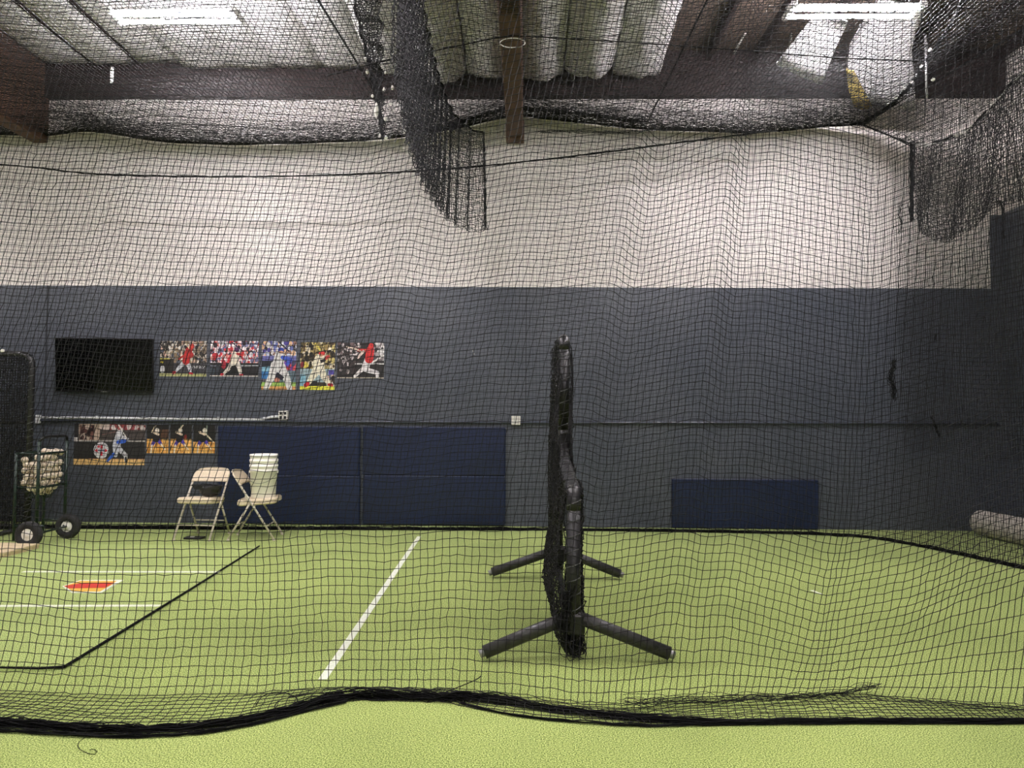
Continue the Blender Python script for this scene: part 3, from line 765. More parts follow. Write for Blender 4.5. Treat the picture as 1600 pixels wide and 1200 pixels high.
# helmet upside down on the first seat
hc = at_Y(326, 783, f1.y + .20); hz = .459
he = thing('helmet', 'black helmet lying bowl-side down on the chair seat', 'helmet', (hc.x, f1.y + .24, hz))
prof = [(.02, .0), (.07, .008), (.105, .04), (.122, .085), (.128, .125), (.121, .125), (.114, .085), (.095, .045), (.06, .018), (.0, .012)]
MB().lathe(prof, n=24, sx=1.02, sy=.95).build('shell', 'black_plastic', he)
MB().prism([(-.13, .10), (-.165, .155), (-.10, .158), (.06, .135), (.165, .148), (.13, .10)], lambda a, c_, t: (a, -.10 + t - .02 * abs(a) * 6, c_ - .01), .012).build('brim', 'black_plastic', he)
MB().tube(curve([(-.125, .0, .12), (-.08, -.05, .15), (.02, -.07, .14), (.12, 0, .12)], .02), .005, 5).build('strap', 'rope', he)

# nested buckets on the second chair
bc = at_Y(411, 795, c2.y - .02); bz = .462
def bucket(z, label, handle=False):
    t = thing('bucket', label, 'bucket', (bc.x, c2.y - .02, z), 0, 'nested white buckets on the sideways chair')
    h = .365
    MB().lathe([(0, 0), (.128, 0), (.132, .006), (.147, h - .075), (.152, h - .073), (.153, h - .058), (.148, h - .055), (.149, h - .030), (.154, h - .028), (.155, h), (.147, h), (.129, .012), (0, .012)], n=32).build('shell', 'white_plastic', t)
    if handle:
        pts = [(.155, 0, h - .08)] + [(.158 * math.cos(a), -.158 * math.sin(a) * .9 - .02, h - .08 - .12 * math.sin(a)) for a in np.linspace(.15, math.pi - .15, 14)] + [(-.155, 0, h - .08)]
        MB().tube(pts, .003, 6).build('handle', 'metal_grey', t)
        for s in (-1, 1): MB().box((s * .158, 0, h - .08), (.016, .03, .03), bev=.004).build('handle_lug', 'white_plastic', t)
bucket(bz, 'lowest of the nested white buckets on the sideways chair', True)
bucket(bz + .058, 'middle of the nested white buckets, its rim just showing', False)
bucket(bz + .116, 'topmost of the nested white buckets on the sideways chair', False)

# small tray on the turf under the first chair
tc_ = at_z(304, 840.5, .01)
ty = thing('tray', 'small black tray with a white mark under the folding chair', 'tray', (tc_.x, tc_.y, 0))
MB().box((0, 0, .012), (.20, .12, .022), bev=.005).build('pan', 'black_plastic', ty)
MB().box((-.02, -.02, .025), (.05, .04, .004), bev=.001).build('sticker', 'outlet_white', ty)

# wooden platform at the frame's edge
PZ = .065
pb, pf = at_z(63, 848, PZ), at_z(12, 863, PZ)
xw = 1.2
pt = thing('wooden_platform', 'low pale wooden platform on the mat in front of the cart', 'platform', (pb.x - .6, (pb.y + pf.y) / 2, MAT_T))
ly = pb.y - pf.y; nb = 4
for i in range(nb):
    MB().box((0, -ly / 2 + ly / nb * (i + .5), PZ - MAT_T - .012), (xw, ly / nb - .004, .022), bev=.003).build('board', 'platform_wood', pt)
for sx in (-1, 0, 1):
    MB().box((sx * (xw / 2 - .03), 0, (PZ - MAT_T - .023) / 2), (.045, ly - .02, PZ - MAT_T - .024)).build('runner', 'platform_wood', pt)

# ball cart
YN, YF = 7.88, 8.36
cxr = (at_Y(66, 760, YN).x + at_Y(96, 760, YF).x) / 2; cxl = at_Y(24, 760, YN).x
z_top, z_bot = at_Y(45, 709, YN).z, at_Y(45, 762, YN).z
cart = thing('ball_cart', 'green metal ball cart with two wheels and a basket of baseballs', 'ball cart', ((cxl + cxr) / 2, (YN + YF) / 2, 0))
hx, hy = (cxr - cxl) / 2, (YF - YN) / 2
gm = 'green_metal'
hz_top = at_Y(66, 690, YN).z - 0
for sy in (-1, 1):
    MB().tube([(hx, sy * hy, .17), (hx, sy * hy, hz_top)], .017, 8).build('post', gm, cart)
    MB().tube([(-hx, sy * hy, .012), (-hx, sy * hy, z_top)], .015, 8).build('post', gm, cart)
    MB().tube([(-hx, sy * hy, .17), (hx + .08, sy * hy, .17)], .014, 8).build('side_rail', gm, cart)
MB().tube(curve([(hx, -hy, hz_top), (hx + .02, -hy + .03, hz_top + .05), (hx + .03, 0, hz_top + .055), (hx + .02, hy - .03, hz_top + .05), (hx, hy, hz_top)], .03), .015, 8).build('handle', 'black_plastic', cart)
for z, r in ((z_top, .013), (z_bot, .013)):
    MB().tube([(-hx, -hy, z), (hx, -hy, z), (hx, hy, z), (-hx, hy, z)], r, 6, closed=True).build('basket_rim', gm, cart)
def wire(p, q): MB().tube([p, q], .003, 4).build('basket_wire', gm, cart)
zb2 = z_bot - .13
for z in np.linspace(z_bot, z_top, 6)[1:-1]:
    MB().tube([(-hx, -hy, z), (hx, -hy, z), (hx, hy, z), (-hx, hy, z)], .0028, 4, closed=True).build('basket_wire', gm, cart)
for s in np.linspace(-1, 1, 6)[1:-1]:
    for sy in (-1, 1): wire((s * hx, sy * hy, z_bot), (s * hx, sy * hy, z_top)); wire((s * hx, sy * hy, z_bot), (s * hx * .5, sy * hy * .4, zb2))
for s in np.linspace(-1, 1, 8)[1:-1]:
    for sx in (-1, 1): wire((sx * hx, s * hy, z_bot), (sx * hx, s * hy, z_top)); wire((sx * hx, s * hy, z_bot), (sx * hx * .5, s * hy * .4, zb2))
MB().tube([(-hx * .5, -hy * .4, zb2), (hx * .5, -hy * .4, zb2), (hx * .5, hy * .4, zb2), (-hx * .5, hy * .4, zb2)], .006, 5, closed=True).build('basket_floor_ring', gm, cart)
wires = None
# wheels on an axle running in depth
w1, w2 = at_z(52, 856, MAT_T) , at_z(99, 841, 0)
WR = .135
ax = (w1.x + w2.x) / 2 - cart.location.x
ysn, ysf = w1.y - cart.location.y, w2.y - cart.location.y
MB().tube([(ax, ysn, WR), (ax, ysf, WR)], .012, 8).build('axle', gm, cart)
MB().tube([(hx, -hy, .17), (ax, ysn + .08, WR)], .013, 6).tube([(hx, hy, .17), (ax, ysf - .08, WR)], .013, 6).build('axle_bracket', gm, cart)
rotw = Matrix.Rotation(math.pi / 2, 3, 'X')
for yy in (ysn, ysf):
    wz = WR + (MAT_T if yy == ysn else 0)
    prof = [(.061, -.03), (.100, -.044), (.126, -.036), (WR, -.014), (WR, .014), (.126, .036), (.100, .044), (.061, .03), (.061, -.03)]
    wo = MB().lathe(prof, n=28, rot=rotw).build('wheel', 'rubber', cart, (ax, yy, wz))
    MB().lathe([(0, -.036), (.03, -.036), (.034, -.024), (.052, -.022), (.062, -.030), (.062, .030), (.052, .022), (.034, .024), (.03, .036), (0, .036)], n=24, rot=rotw).build('hub', 'hub_white', wo)
    MB().lathe([(0, -.048), (.012, -.046), (.014, -.034), (0, -.034)], n=10, rot=rotw).build('axle_cap', 'metal_grey', wo)
# baseballs
BR = .0368
def ball_mesh():
    b = MB(); b.use(0); n, m_ = 14, 10; vs = [(0, 0, BR)]; fs = []
    for j in range(1, m_):
        t = math.pi * j / m_
        for i in range(n): p = 2 * math.pi * i / n; vs.append((BR * math.sin(t) * math.cos(p), BR * math.sin(t) * math.sin(p), BR * math.cos(t)))
    vs.append((0, 0, -BR)); L = len(vs) - 1
    for i in range(n):
        fs.append((0, 1 + i, 1 + (i + 1) % n)); fs.append((L, 1 + (m_ - 2) * n + (i + 1) % n, 1 + (m_ - 2) * n + i))
    for j in range(m_ - 2):
        for i in range(n): a = 1 + j * n + i; c_ = 1 + j * n + (i + 1) % n; fs.append((a, a + n, c_ + n, c_))
    b.add(vs, fs, True)
    b.use(1); pts = []
    for k in range(40):
        t = 2 * math.pi * k / 40; A = .44
        v = Vector((math.cos(t) + A * math.cos(3 * t), math.sin(t) - A * math.sin(3 * t), 2 * math.sqrt(A) * math.sin(2 * t))).normalized()
        pts.append(v * BR * .995)
    b.tube(pts, .0016, 4, closed=True)
    return b
first = None; spots = []
cx, cy = cart.location.x, cart.location.y
dd = BR * 2.02
nxb = int((2 * hx - .03) / dd); nyb = int((2 * hy - .03) / dd)
z = z_bot + BR + .008; lay = 0
while z < z_top - .0:
    for i in range(nxb):
        for j in range(nyb):
            x = -hx + .02 + BR + i * (2 * hx - .04 - 2 * BR) / max(1, nxb - 1); y = -hy + .02 + BR + j * (2 * hy - .04 - 2 * BR) / max(1, nyb - 1)
            if lay % 2: x += .012; y += .012
            edge = i in (0, nxb - 1) or j in (0, nyb - 1)
            top = z > z_top - .11
            if top and random.random() < (.35 if z < z_top - .05 else .7): continue
            if edge or top: spots.append((cx + x + random.uniform(-.006, .006), cy + y + random.uniform(-.006, .006), z + random.uniform(-.008, .008)))
    z += dd * .86; lay += 1
for (x, y, zz) in ((-.06, -.09, -.05), (.0, -.1, -.055), (.07, -.08, -.05), (.09, .0, -.05), (.09, .08, -.045), (.03, -.03, -.095), (.055, .05, -.095), (-.02, -.04, -.09), (-.04, .03, -.09)):
    spots.append((cx + x, cy + y, z_bot + zz + .03))
for p in spots:
    if first is None: first = ball_mesh().build('baseball', ['ball_leather', 'ball_seam']); o = first
    else: o = first.copy(); COL.objects.link(o)
    o.location = p; o.rotation_euler = (random.uniform(0, 6), random.uniform(0, 6), random.uniform(0, 6))
    tag(o, 'scuffed white baseball heaped in the basket of the green cart', 'baseball', 'baseballs in the cart basket')

# roll of turf by the side wall
ra_ = .155
p0 = at_z(1540, 838, 0); p1 = Vector((5.55, 6.0, 0))
ea = Vector((p0.x + .02, p0.y + .1, ra_)); eb = Vector((RIGHT_X - .35, 6.2, ra_))
dr = (eb - ea).normalized(); A_, B_ = frame_of(dr)
rl = thing('turf_roll', 'pale rolled-up turf lying on the floor by the side wall', 'roll', (ea.x, ea.y, 0))
b = MB(); N = 150; Ln = (eb - ea).length; vs = []; fs = []
for i in range(N):
    t = i / (N - 1); a = t * 5.2 * 2 * math.pi; r = .03 + (ra_ - .03) * t
    q = A_ * math.cos(a) * r + B_ * math.sin(a) * r
    for s in (0, Ln): vs.append(Vector((0, 0, ra_)) + q + dr * (s - .01 * noise.noise((a, s, 0))))
for i in range(N - 1): fs.append((2 * i, 2 * i + 1, 2 * i + 3, 2 * i + 2))
b.add(vs, fs, True); b.build('rolled_sheet', 'roll_backing', rl)
MB().lathe([(0, -.002), (.145, -.002), (.145, .01), (0, .01)], n=24, rot=Matrix((A_, B_, dr)).transposed(), c=Vector((0, 0, ra_)) + dr * .03).build('roll_core', 'roll_backing', rl)

# ================================================================== screens
def helix(path, r, pitch, wire_r, name, parent, m_='lacing'):
    pts = resample(path, .012); out = []; L = 0; a0 = None
    for i in range(len(pts)):
        d = Vector(pts[min(i + 1, len(pts) - 1)] - pts[max(0, i - 1)]).normalized()
        if a0 is None: a0, b0 = frame_of(d)
        else: a0 = (a0 - d * a0.dot(d)).normalized(); b0 = d.cross(a0)
        t = i * .012 / pitch * 2 * math.pi
        out.append(Vector(pts[i]) + (a0 * math.cos(t) + b0 * math.sin(t)) * r)
    return MB().tube(out, wire_r, 4).build(name, m_, parent)

sx_ = (at_Y(902, 900, 4.35).x + at_Y(869, 700, 6.45).x) / 2
YA, YM, YB = 4.35, 5.55, 6.45
ls = thing('pitching_screen', 'black L-shaped pitching screen with padded legs in mid-cage', 'screen', (sx_, (YA + YB) / 2, 0))
oy = (YA + YB) / 2
ztop = at_Y(872, 524, YM).z - .03; zlow = at_Y(893, 765, YA).z - .02
q = lambda y, z: Vector((0, y - oy, z))
padr = .042
near_post = [q(YA, .07), q(YA, zlow - .10)]
low_rail = curve([q(YA, zlow - .10), q(YA, zlow), q(YA + .12, zlow + .02), q(YM - .22, zlow + .10), q(YM - .04, zlow + .15), q(YM, zlow + .34)], .04, 3)
mid_post = [q(YM, zlow + .34), q(YM, ztop - .08)]
top_rail = curve([q(YM, ztop - .08), q(YM, ztop), q(YM + .1, ztop), q(YB - .1, ztop), q(YB, ztop), q(YB, ztop - .1)], .04, 3)
far_post = [q(YB, ztop - .1), q(YB, .07)]
bot_rail = [q(YB, .07), q(YA, .07)]
for nm, path in (('near_post', near_post), ('low_rail', low_rail), ('middle_post', mid_post), ('top_rail', top_rail), ('far_post', far_post), ('bottom_rail', bot_rail)):
    o = MB().tube(path, padr if nm != 'bottom_rail' else .025, 12).build('padded_' + nm.split('_')[1] if nm != 'bottom_rail' else 'bottom_rail', 'black_vinyl', ls)
    if nm != 'bottom_rail': helix([Vector(p) for p in path], padr + .003, .085, .0030, 'lacing', o)
# pocket net on both sides of the frame
def screen_top(y):
    if y < YM - .25: return zlow + .02 + (y - YA) / (YM - .25 - YA) * .09
    if y < YM: return zlow + .12 + (y - YM + .25) / .25 * (ztop - zlow - .12)
    return ztop
ys = np.arange(YA, YB + .001, .034); R = 48
for s in (-1, 1):
    G = np.zeros((R, len(ys), 3))
    for j, y in enumerate(ys):
        zt = screen_top(y)
        for i in range(R):
            t = i / (R - 1); zz = .03 + (zt - .03) * t
            bulge = .045 + (.035 * math.sin(math.pi * min(1, t * 1.0)) + .07 * math.exp(-((zz - .25) / .25) ** 2) * math.sin(math.pi * (y - YA) / (YB - YA)) ** .5) * (1.0 if s < 0 else .35)
            G[i, j] = (s * bulge + .012 * math.sin(y * 9 + zz * 5), y - oy + .01 * math.sin(zz * 14), zz)
    link('net_pocket', net_mesh('net_pocket', G, .0034, 'net', jit=.006), ls)
# slack net bag at the near foot
path = curve([q(YA - .03, .42) + Vector((-.03, 0, 0)), q(YA - .05, .26) + Vector((-.06, 0, 0)), q(YA - .06, .10) + Vector((-.05, 0, 0)), q(YA - .04, .03) + Vector((.0, 0, 0)), q(YA - .02, .06) + Vector((.04, 0, 0)), q(YA, .22) + Vector((.03, 0, 0))], .03)
link('slack_net', bundle_mesh('slack_net', path, .028, 34, .0026, 'net'), ls)
path = curve([q(YB, .06), q(5.5, .035), q(YA, .05)], .04)
link('slack_net', bundle_mesh('slack_net', path, .02, 26, .0026, 'net'), ls)
# legs
for (Yc, l0, l1, r0, r1) in ((YA, (893, 968), (757, 1019), (908, 972), (1046, 1021)), (YB, (866, 864), (769, 894), (906, 876), (969, 897))):
    for (pi, po) in ((l0, l1), (r0, r1)):
        po_ = at_z(*po, .048); po_.z = .048
        pi_ = Vector((ls.location.x + (.03 if po[0] > pi[0] else -.03), Yc, .235))
        L0 = Vector(ls.location)
        o = MB().tube([pi_ - L0, pi_.lerp(po_, .3) - L0, po_ - L0], .039, 12).build('leg', 'leg_vinyl', ls)
        d = (po_ - pi_).normalized()
        MB().tube([po_ - d * .005 - L0, po_ + d * .03 - L0], .024, 10).build('end_cap', 'metal_grey', o)
    MB().box((0, Yc - oy, .2), (.13, .1, .14), bev=.02).build('leg_bracket', 'black_vinyl', ls)

# second screen at the edge of the frame, seen face on
S2Y = 8.62
xr2 = at_Y(46, 700, S2Y).x; zt2 = at_Y(20, 553, S2Y).z; w2_ = 1.7
s2 = thing('pitching_screen', 'upright black netted screen standing behind the ball cart', 'screen', (xr2 - w2_ / 2, S2Y, 0))
hw2 = w2_ / 2
fr = curve([(-hw2, 0, .05), (-hw2, 0, zt2), (hw2, 0, zt2 + .0), (hw2, 0, .05)], .03, 0)
cr = .14
fpath = [Vector((-hw2, 0, .05)), Vector((-hw2, 0, zt2 - cr))] + [Vector((-hw2 + cr - cr * math.cos(a), 0, zt2 - cr + cr * math.sin(a))) for a in np.linspace(.1, 1.57, 7)] + \
        [Vector((hw2 - cr + cr * math.sin(a), 0, zt2 - cr + cr * math.cos(a))) for a in np.linspace(0, 1.57, 8)] + [Vector((hw2, 0, .05))]
o = MB().tube(fpath, .036, 10).build('padded_frame', 'black_vinyl', s2); helix(fpath, .039, .08, .004, 'lacing', o)
MB().tube([(-hw2, 0, at_Y(20, 660, S2Y).z), (hw2, 0, at_Y(20, 660, S2Y).z)], .02, 8).build('cross_bar', 'black_vinyl', s2)
MB().tube([(-hw2, 0, .06), (hw2, 0, .06)], .02, 8).build('bottom_rail', 'black_vinyl', s2)
for s in (-1, 1):
    MB().tube([(s * (hw2 - .02), -.42, .03), (s * (hw2 - .02), .22, .03)], .025, 8).build('foot_bar', 'black_vinyl', s2)
for k, yo in enumerate((-.03, .015)):
    xs = np.arange(-hw2, hw2 + .001, .030); zs = np.arange(.03, zt2 + .001, .030)
    XX, ZZ = np.meshgrid(xs, zs)
    G = np.stack([XX + .008 * np.sin(ZZ * 6 + k), np.full_like(XX, yo) + .02 * np.sin(XX * 4) * np.sin(ZZ * 3), np.maximum(.01, ZZ + .01 * np.sin(XX * 7 + k * 2))], -1)
    link('net_panel', net_mesh('net_panel', G, .0046, 'net', jit=.004, knot=0), s2)
cp = at_Y(4, 548, S2Y - .04)
MB().lathe([(0, -.02), (.018, -.018), (.022, 0), (.018, .018), (0, .02)], n=10).build('white_cap', 'clip_white', s2, cp - Vector(s2.location))

# ================================================================== cage nets
CELL = .044
TOP_Z = 4.76
# --- front net -------------------------------------------------------------
def floor_tab(tab):
    """photo points on the floor -> smoothed (X, Y) table"""
    P = [at_z(x, y, 0.0) for x, y in tab]
    return smooth_tab([(p.x, p.y) for p in P], 300, 7)
fold = floor_tab([(-600, 1082), (0, 1085), (200, 1094), (400, 1090), (480, 1082), (560, 1080), (700, 1082), (800, 1090), (900, 1104), (1000, 1106), (1100, 1096), (1250, 1090), (1350, 1092), (1500, 1103), (1600, 1108), (2200, 1112)])
edge = floor_tab([(-600, 1128), (0, 1138), (100, 1147), (200, 1149), (300, 1145), (400, 1131), (480, 1108), (560, 1094), (700, 1099), (760, 1112), (850, 1124), (1000, 1134), (1100, 1132), (1200, 1128), (1400, 1127), (1600, 1128), (2200, 1128)])
NC, NR, NFL = 200, 110, 11
U = -4.1 + np.arange(NC) * .0425
DTOP = 4.35
SC = 4.05 / F_PX
wave = smooth_tab([(x, y) for x, y in [(-700, 10), (-300, -8), (-100, 6), (0, 3), (40, 0), (170, 13), (350, 13), (420, 16), (550, -4), (620, 7), (740, -9), (800, -8), (920, -18), (962, 1), (1110, -30), (1152, -11), (1200, -16), (1350, 22), (1395, 25), (1500, -12), (1600, -50), (1750, -90), (2100, -120)]], 600, 9)
foldy = smooth_tab([(-700, 0), (0, .02), (170, -.06), (420, .05), (550, -.05), (620, .04), (740, 0), (920, -.06), (962, .06), (1110, -.07), (1152, .07), (1350, 0), (1395, .10), (1500, -.05), (1750, 0), (2100, 0)], 600, 7)
lean = [(-5, .26), (-2, .26), (-1, .23), (0, .20), (.6, .15), (1.2, .09), (1.8, .05), (3, .08), (5, .08)]
G = np.zeros((NFL + NR, NC, 3))
def gather(X, z):
    # the slack hem is drawn together towards one end and pushed along at the other
    s_ = 1 - math.exp(-z / .75); fac = (3.5 + (DTOP - 3.5) * s_) / DTOP
    w = np.clip((X + .4) / 1.3, 0, 1); w = w * w * (3 - 2 * w)
    wl = np.clip((-.2 - X) / 1.3, 0, 1)
    return X * (1 - w * (1 - fac)) + .22 * max(0, .85 - z) * wl - .10 * max(0, .9 - z) * w
px_u = 824 + U * F_PX / 4.05 + .0
lk = interp(U, lean)
fy_u = interp(px_u, foldy); wv = interp(px_u, wave) * SC
for i in range(NFL + NR):
    if i < NFL:      # lying on the turf, from the loose edge back to the fold
        t = i / NFL
        X = gather(U - lk * .55 * 1.1, 0.0) + (.035 * np.sin(U * 3.1 + t * 2) + .006 * np.sin(U * 9)) * (1 - t)
        ye = interp(X, edge); yf = interp(X, fold)
        Y = ye + (yf - ye) * t
        Z = .006 + .010 * (1 + np.sin(U * 2.1 + t * 4)) * math.sin(math.pi * t) + .016 * t ** 3
    else:
        z = (i - NFL) * CELL * .985
        left_amp = np.interp(U, [-3, -1.5, 0], [.35, .5, 1.0])
        amp = (min(1, z / .3)) * (left_amp + (1 - left_amp) * min(1, z / 1.2))
        lean_z = np.where(U > 0, .05 * z, 0) + np.maximum(0, z - .75)
        X = U + lk * (lean_z + .12 * math.exp(-((z - .75) / .35) ** 2) * .5) - lk * .55 * 1.1
        X = gather(X, z)
        yf = interp(X, fold)
        s = 1 - math.exp(-z / .75)
        Y = yf + (DTOP - yf) * s + fy_u * min(1, z / .4)
        Z = z - wv * amp
        Z = np.maximum(Z, .006) + .016 * math.exp(-z / .05)
    G[i, :, 0] = X; G[i, :, 1] = Y; G[i, :, 2] = Z
# lower pinch where the slack net is pulled together
fn = thing('cage_net', 'black knotted net hanging nearest to us, its slack hem on the turf', 'net', (0, 4, 0), 0, 'batting cage nets')
o4 = np.array([0, 4.0, 0])
link('net_panel', net_mesh('net_panel', G - o4, .0021, 'net', knot=1.75, jit=.0022), fn)
def floor_path(tab, z, step=.025): 
    return np.array(curve([at_z(x, y, z) + Vector((0, 0, 0)) for x, y in tab], step, 2)) - o4
pth = floor_path([(-500, 1118), (0, 1127), (100, 1136), (200, 1140), (300, 1136), (400, 1122), (470, 1104), (520, 1090), (560, 1086), (650, 1088), (720, 1091), (790, 1093), (830, 1103), (900, 1112), (1000, 1122), (1100, 1127), (1200, 1127), (1400, 1125), (1600, 1125), (2100, 1126)], .016)
pxs = 824 + pth[:, 0] * F_PX / (pth[:, 1] + 4)
spr = np.interp(pxs, [0, 200, 420, 520, 600, 780, 840, 1000, 1150, 1600], [.014, .013, .009, .017, .017, .015, .008, .009, .006, .005])
link('bunched_hem', bundle_mesh('bunched_hem', pth, spr, 46, .0027, 'rope'), fn)
pth = floor_path([(-200, 1137), (0, 1141), (120, 1149), (210, 1151), (300, 1147), (390, 1134), (470, 1112), (540, 1096)], .008)
link('bunched_hem', bundle_mesh('bunched_hem', pth, .006, 14, .0025, 'rope'), fn)
pth = floor_path([(720, 1098), (790, 1116), (880, 1126), (1000, 1134), (1100, 1132), (1250, 1129), (1600, 1129), (2000, 1130)], .008)
link('bunched_hem', bundle_mesh('bunched_hem', pth, .0045, 12, .0025, 'rope'), fn)
pth = floor_path([(980, 1103), (1060, 1098), (1150, 1096), (1270, 1093), (1320, 1087), (1370, 1076)], .02)
pth[:, 2] += .015
fsp = np.interp(np.linspace(0, 1, len(pth)), [0, .3, .7, 1], [.022, .018, .010, .014])
link('gathered_fold', bundle_mesh('gathered_fold', pth, fsp, 13, .0014, 'net'), fn)
for tab in ([(400, 1102), (410, 1085), (440, 1080), (470, 1092), (455, 1106), (425, 1108), (435, 1095)], [(440, 1110), (470, 1098), (520, 1085), (490, 1082), (450, 1090)], [(655, 1090), (670, 1078), (685, 1085), (700, 1080), (745, 1062), (752, 1056)]):
    MB().tube([p for p in floor_path(tab, .02)], .0026, 5).build('snagged_twine', 'rope', fn)
MB().tube([p for p in floor_path([(133, 1152), (122, 1160), (121, 1168), (130, 1174), (145, 1180), (153, 1176), (150, 1171), (140, 1171)], .004)], .0016, 4).build('loose_thread', 'rope', fn)
MB().tube([Vector((G[-1, j, 0], G[-1, j, 1] - 4, G[-1, j, 2])) for j in range(0, NC, 2)], .008, 6).build('top_rope', 'rope', fn)

# --- back and side net -----------------------------------------------------
b0 = at_z(-300, 826, 0); b1 = at_z(860, 829, 0); b2 = at_z(1330, 837, 0); b3 = at_z(1420, 851, 0); b4 = at_z(1600, 890, 0)
dirn = (b4 - b3).normalized()
bpath = curve([b0 + Vector((-.6, 0, 0)), at_z(120, 826, 0), at_z(420, 828, 0), b1, at_z(1100, 832, 0), b2, b3, at_z(1500, 868, 0), b4, b4 + dirn * 1.3], .0432, 2)
_ix = np.argmax(824 + bpath[:, 0] * F_PX / bpath[:, 1] > 1385)
bpath = np.concatenate([bpath[:_ix], resample(bpath[_ix:], .027)])
NCb = len(bpath); NRb = 110
sP = np.concatenate([[0], np.cumsum(np.linalg.norm(np.diff(bpath, axis=0), axis=1))])
# height of the top edge along that path, read where the back rope hangs
TOP_BACK_Y = 9.28
topz_tab = [(-400, 195), (0, 214), (75, 203), (200, 222), (330, 227), (550, 221), (640, 212), (720, 198), (800, 180), (870, 188), (1010, 203), (1200, 208), (1340, 196)]
def top_z(P):
    px = 824 + P[0] * F_PX / P[1]
    if px > 1340: return at_Y(1340, 196, 8.9).z
    return at_Y(px, np.interp(px, [t[0] for t in topz_tab], [t[1] for t in topz_tab]), TOP_BACK_Y).z
pxb = 824 + bpath[:, 0] * F_PX / bpath[:, 1]
Gb = np.zeros((NRb, NCb, 3)); tz = np.array([top_z(p) for p in bpath]); k = np.hanning(21); k /= k.sum(); tz = np.convolve(np.pad(tz, 10, mode='edge'), k, 'valid')
tx = np.gradient(bpath[:, 0]); ty_ = np.gradient(bpath[:, 1]); L = np.hypot(tx, ty_); nx_, ny_ = -ty_ / L, tx / L
for i in range(NRb):
    t = i / (NRb - 1)
    wob = .05 * np.sin(sP * 1.7) * math.sin(math.pi * t) + .03 * np.sin(sP * 4.3 + 1) * math.sin(math.pi * t)
    lean_in = -.12 * t * np.clip((sP - sP[-1] * .80) / (sP[-1] * .2), 0, 1) * 5
    Gb[i, :, 0] = bpath[:, 0] + nx_ * wob + lean_in * .55
    Gb[i, :, 1] = bpath[:, 1] + ny_ * wob + np.where(pxb < 1300, np.maximum(0, TOP_BACK_Y - bpath[:, 1]), np.maximum(0, TOP_BACK_Y - bpath[:, 1]) * np.clip((1420 - pxb) / 120, 0, 1)) * t ** 1.5
    Gb[i, :, 2] = .01 + tz * t + (.05 * np.sin(sP * 1.1) + .03 * np.sin(sP * 2.9)) * math.sin(math.pi * t)
bn = thing('cage_net', 'black knotted net along the back wall turning the far corner', 'net', (0, 8, 0), 0, 'batting cage nets')
o8 = np.array([0, 8.0, 0])
link('net_panel', net_mesh('net_panel', Gb - o8, .0023, 'net', knot=0, jit=.002), bn)
side = Gb[22:, _ix:] + np.array([.22, .12, 0])
link('net_panel', net_mesh('net_panel', side - o8, .0020, 'net', knot=0, jit=.003), bn)
spb = np.interp(pxb, [0, 100, 400, 900, 1400, 1600], [.016, .018, .016, .011, .010, .012])
link('bottom_rope', bundle_mesh('bottom_rope', bpath - o8 + np.array([0, 0, .02]), spb, 40, .004, 'rope'), bn)
tp = Gb[-1, ::2] - o8
link('top_rope', bundle_mesh('top_rope', tp, .007, 12, .003, 'rope'), bn)
# slack rope hanging across the back net
rp = curve([at_Y(x, y, 8.62) for x, y in [(-120, 250), (0, 257), (60, 262), (130, 272), (300, 277), (500, 275), (650, 268), (800, 256), (1000, 231), (1180, 208)]], .03, 2) - o8
link('slack_rope', bundle_mesh('slack_rope', rp, .006, 12, .0035, 'rope'), bn)
for (x, y0, y1, Y) in ((46, 300, 352, 8.8), (1443, 255, 340, 8.4)):
    a, c_ = at_Y(x, y0, Y), at_Y(x + 1, y1, Y)
    MB().tube([p for p in curve([a - Vector(o8), a.lerp(c_, .5) - Vector(o8) + Vector((.02, 0, 0)), c_ - Vector(o8)], .05)], .004, 4).build('loose_twine', 'rope', bn)
def tangle(pts, Y, spread, n, parent, off, r=.003, name='tangle'):
    pth = curve([at_Y(x, y, Y) for x, y in pts], .012) - off
    link(name, bundle_mesh(name, pth, spread, n, r, 'rope', zmin=-9), parent)
tangle([(1398, 562), (1394, 578), (1390, 592), (1398, 605), (1396, 622)], 8.3, .016, 20, bn, o8)
tangle([(1462, 522), (1461, 532)], 8.0, .006, 8, bn, o8)
tangle([(1456, 652), (1460, 662), (1468, 684)], 8.0, .007, 8, bn, o8)
tangle([(1408, 318), (1404, 335), (1409, 350), (1405, 365)], 8.3, .012, 8, bn, o8, .002)

# --- ceiling net -----------------------------------------------------------
XA, XB = bpath[0, 0], at_z(1400, 190, TOP_Z).x
ncx = int((XB - XA) / .040); ncy = 150
back_x = Gb[-1, :, 0]; keep = np.arange(len(back_x)) < np.argmax(pxb > 1345)
Gc = np.zeros((ncy, ncx, 3)); xs = np.linspace(XA, XB, ncx)
zb = np.interp(xs, back_x[keep], Gb[-1, keep, 2]); yb = np.interp(xs, back_x[keep], Gb[-1, keep, 1])
for j in range(ncy):
    t = 1 - (1 - j / (ncy - 1)) ** 1.5
    sagz = -.10 * math.sin(math.pi * t) * (1 + .4 * np.sin(xs * 1.3))
    Gc[j, :, 0] = xs; Gc[j, :, 1] = DTOP + (yb - DTOP) * t
    Gc[j, :, 2] = (TOP_Z + .02) * (1 - t) + zb * t + sagz + .03 * np.sin(xs * 2.3 + t * 5) * math.sin(math.pi * t)
cn = thing('cage_net', 'black net stretched flat overhead as the roof of the cage', 'net', (0, 6, TOP_Z), 0, 'batting cage nets')
o6 = np.array([0, 6.0, TOP_Z])
link('net_panel', net_mesh('net_panel', Gc - o6, .0030, 'net', knot=0, jit=.003), cn)
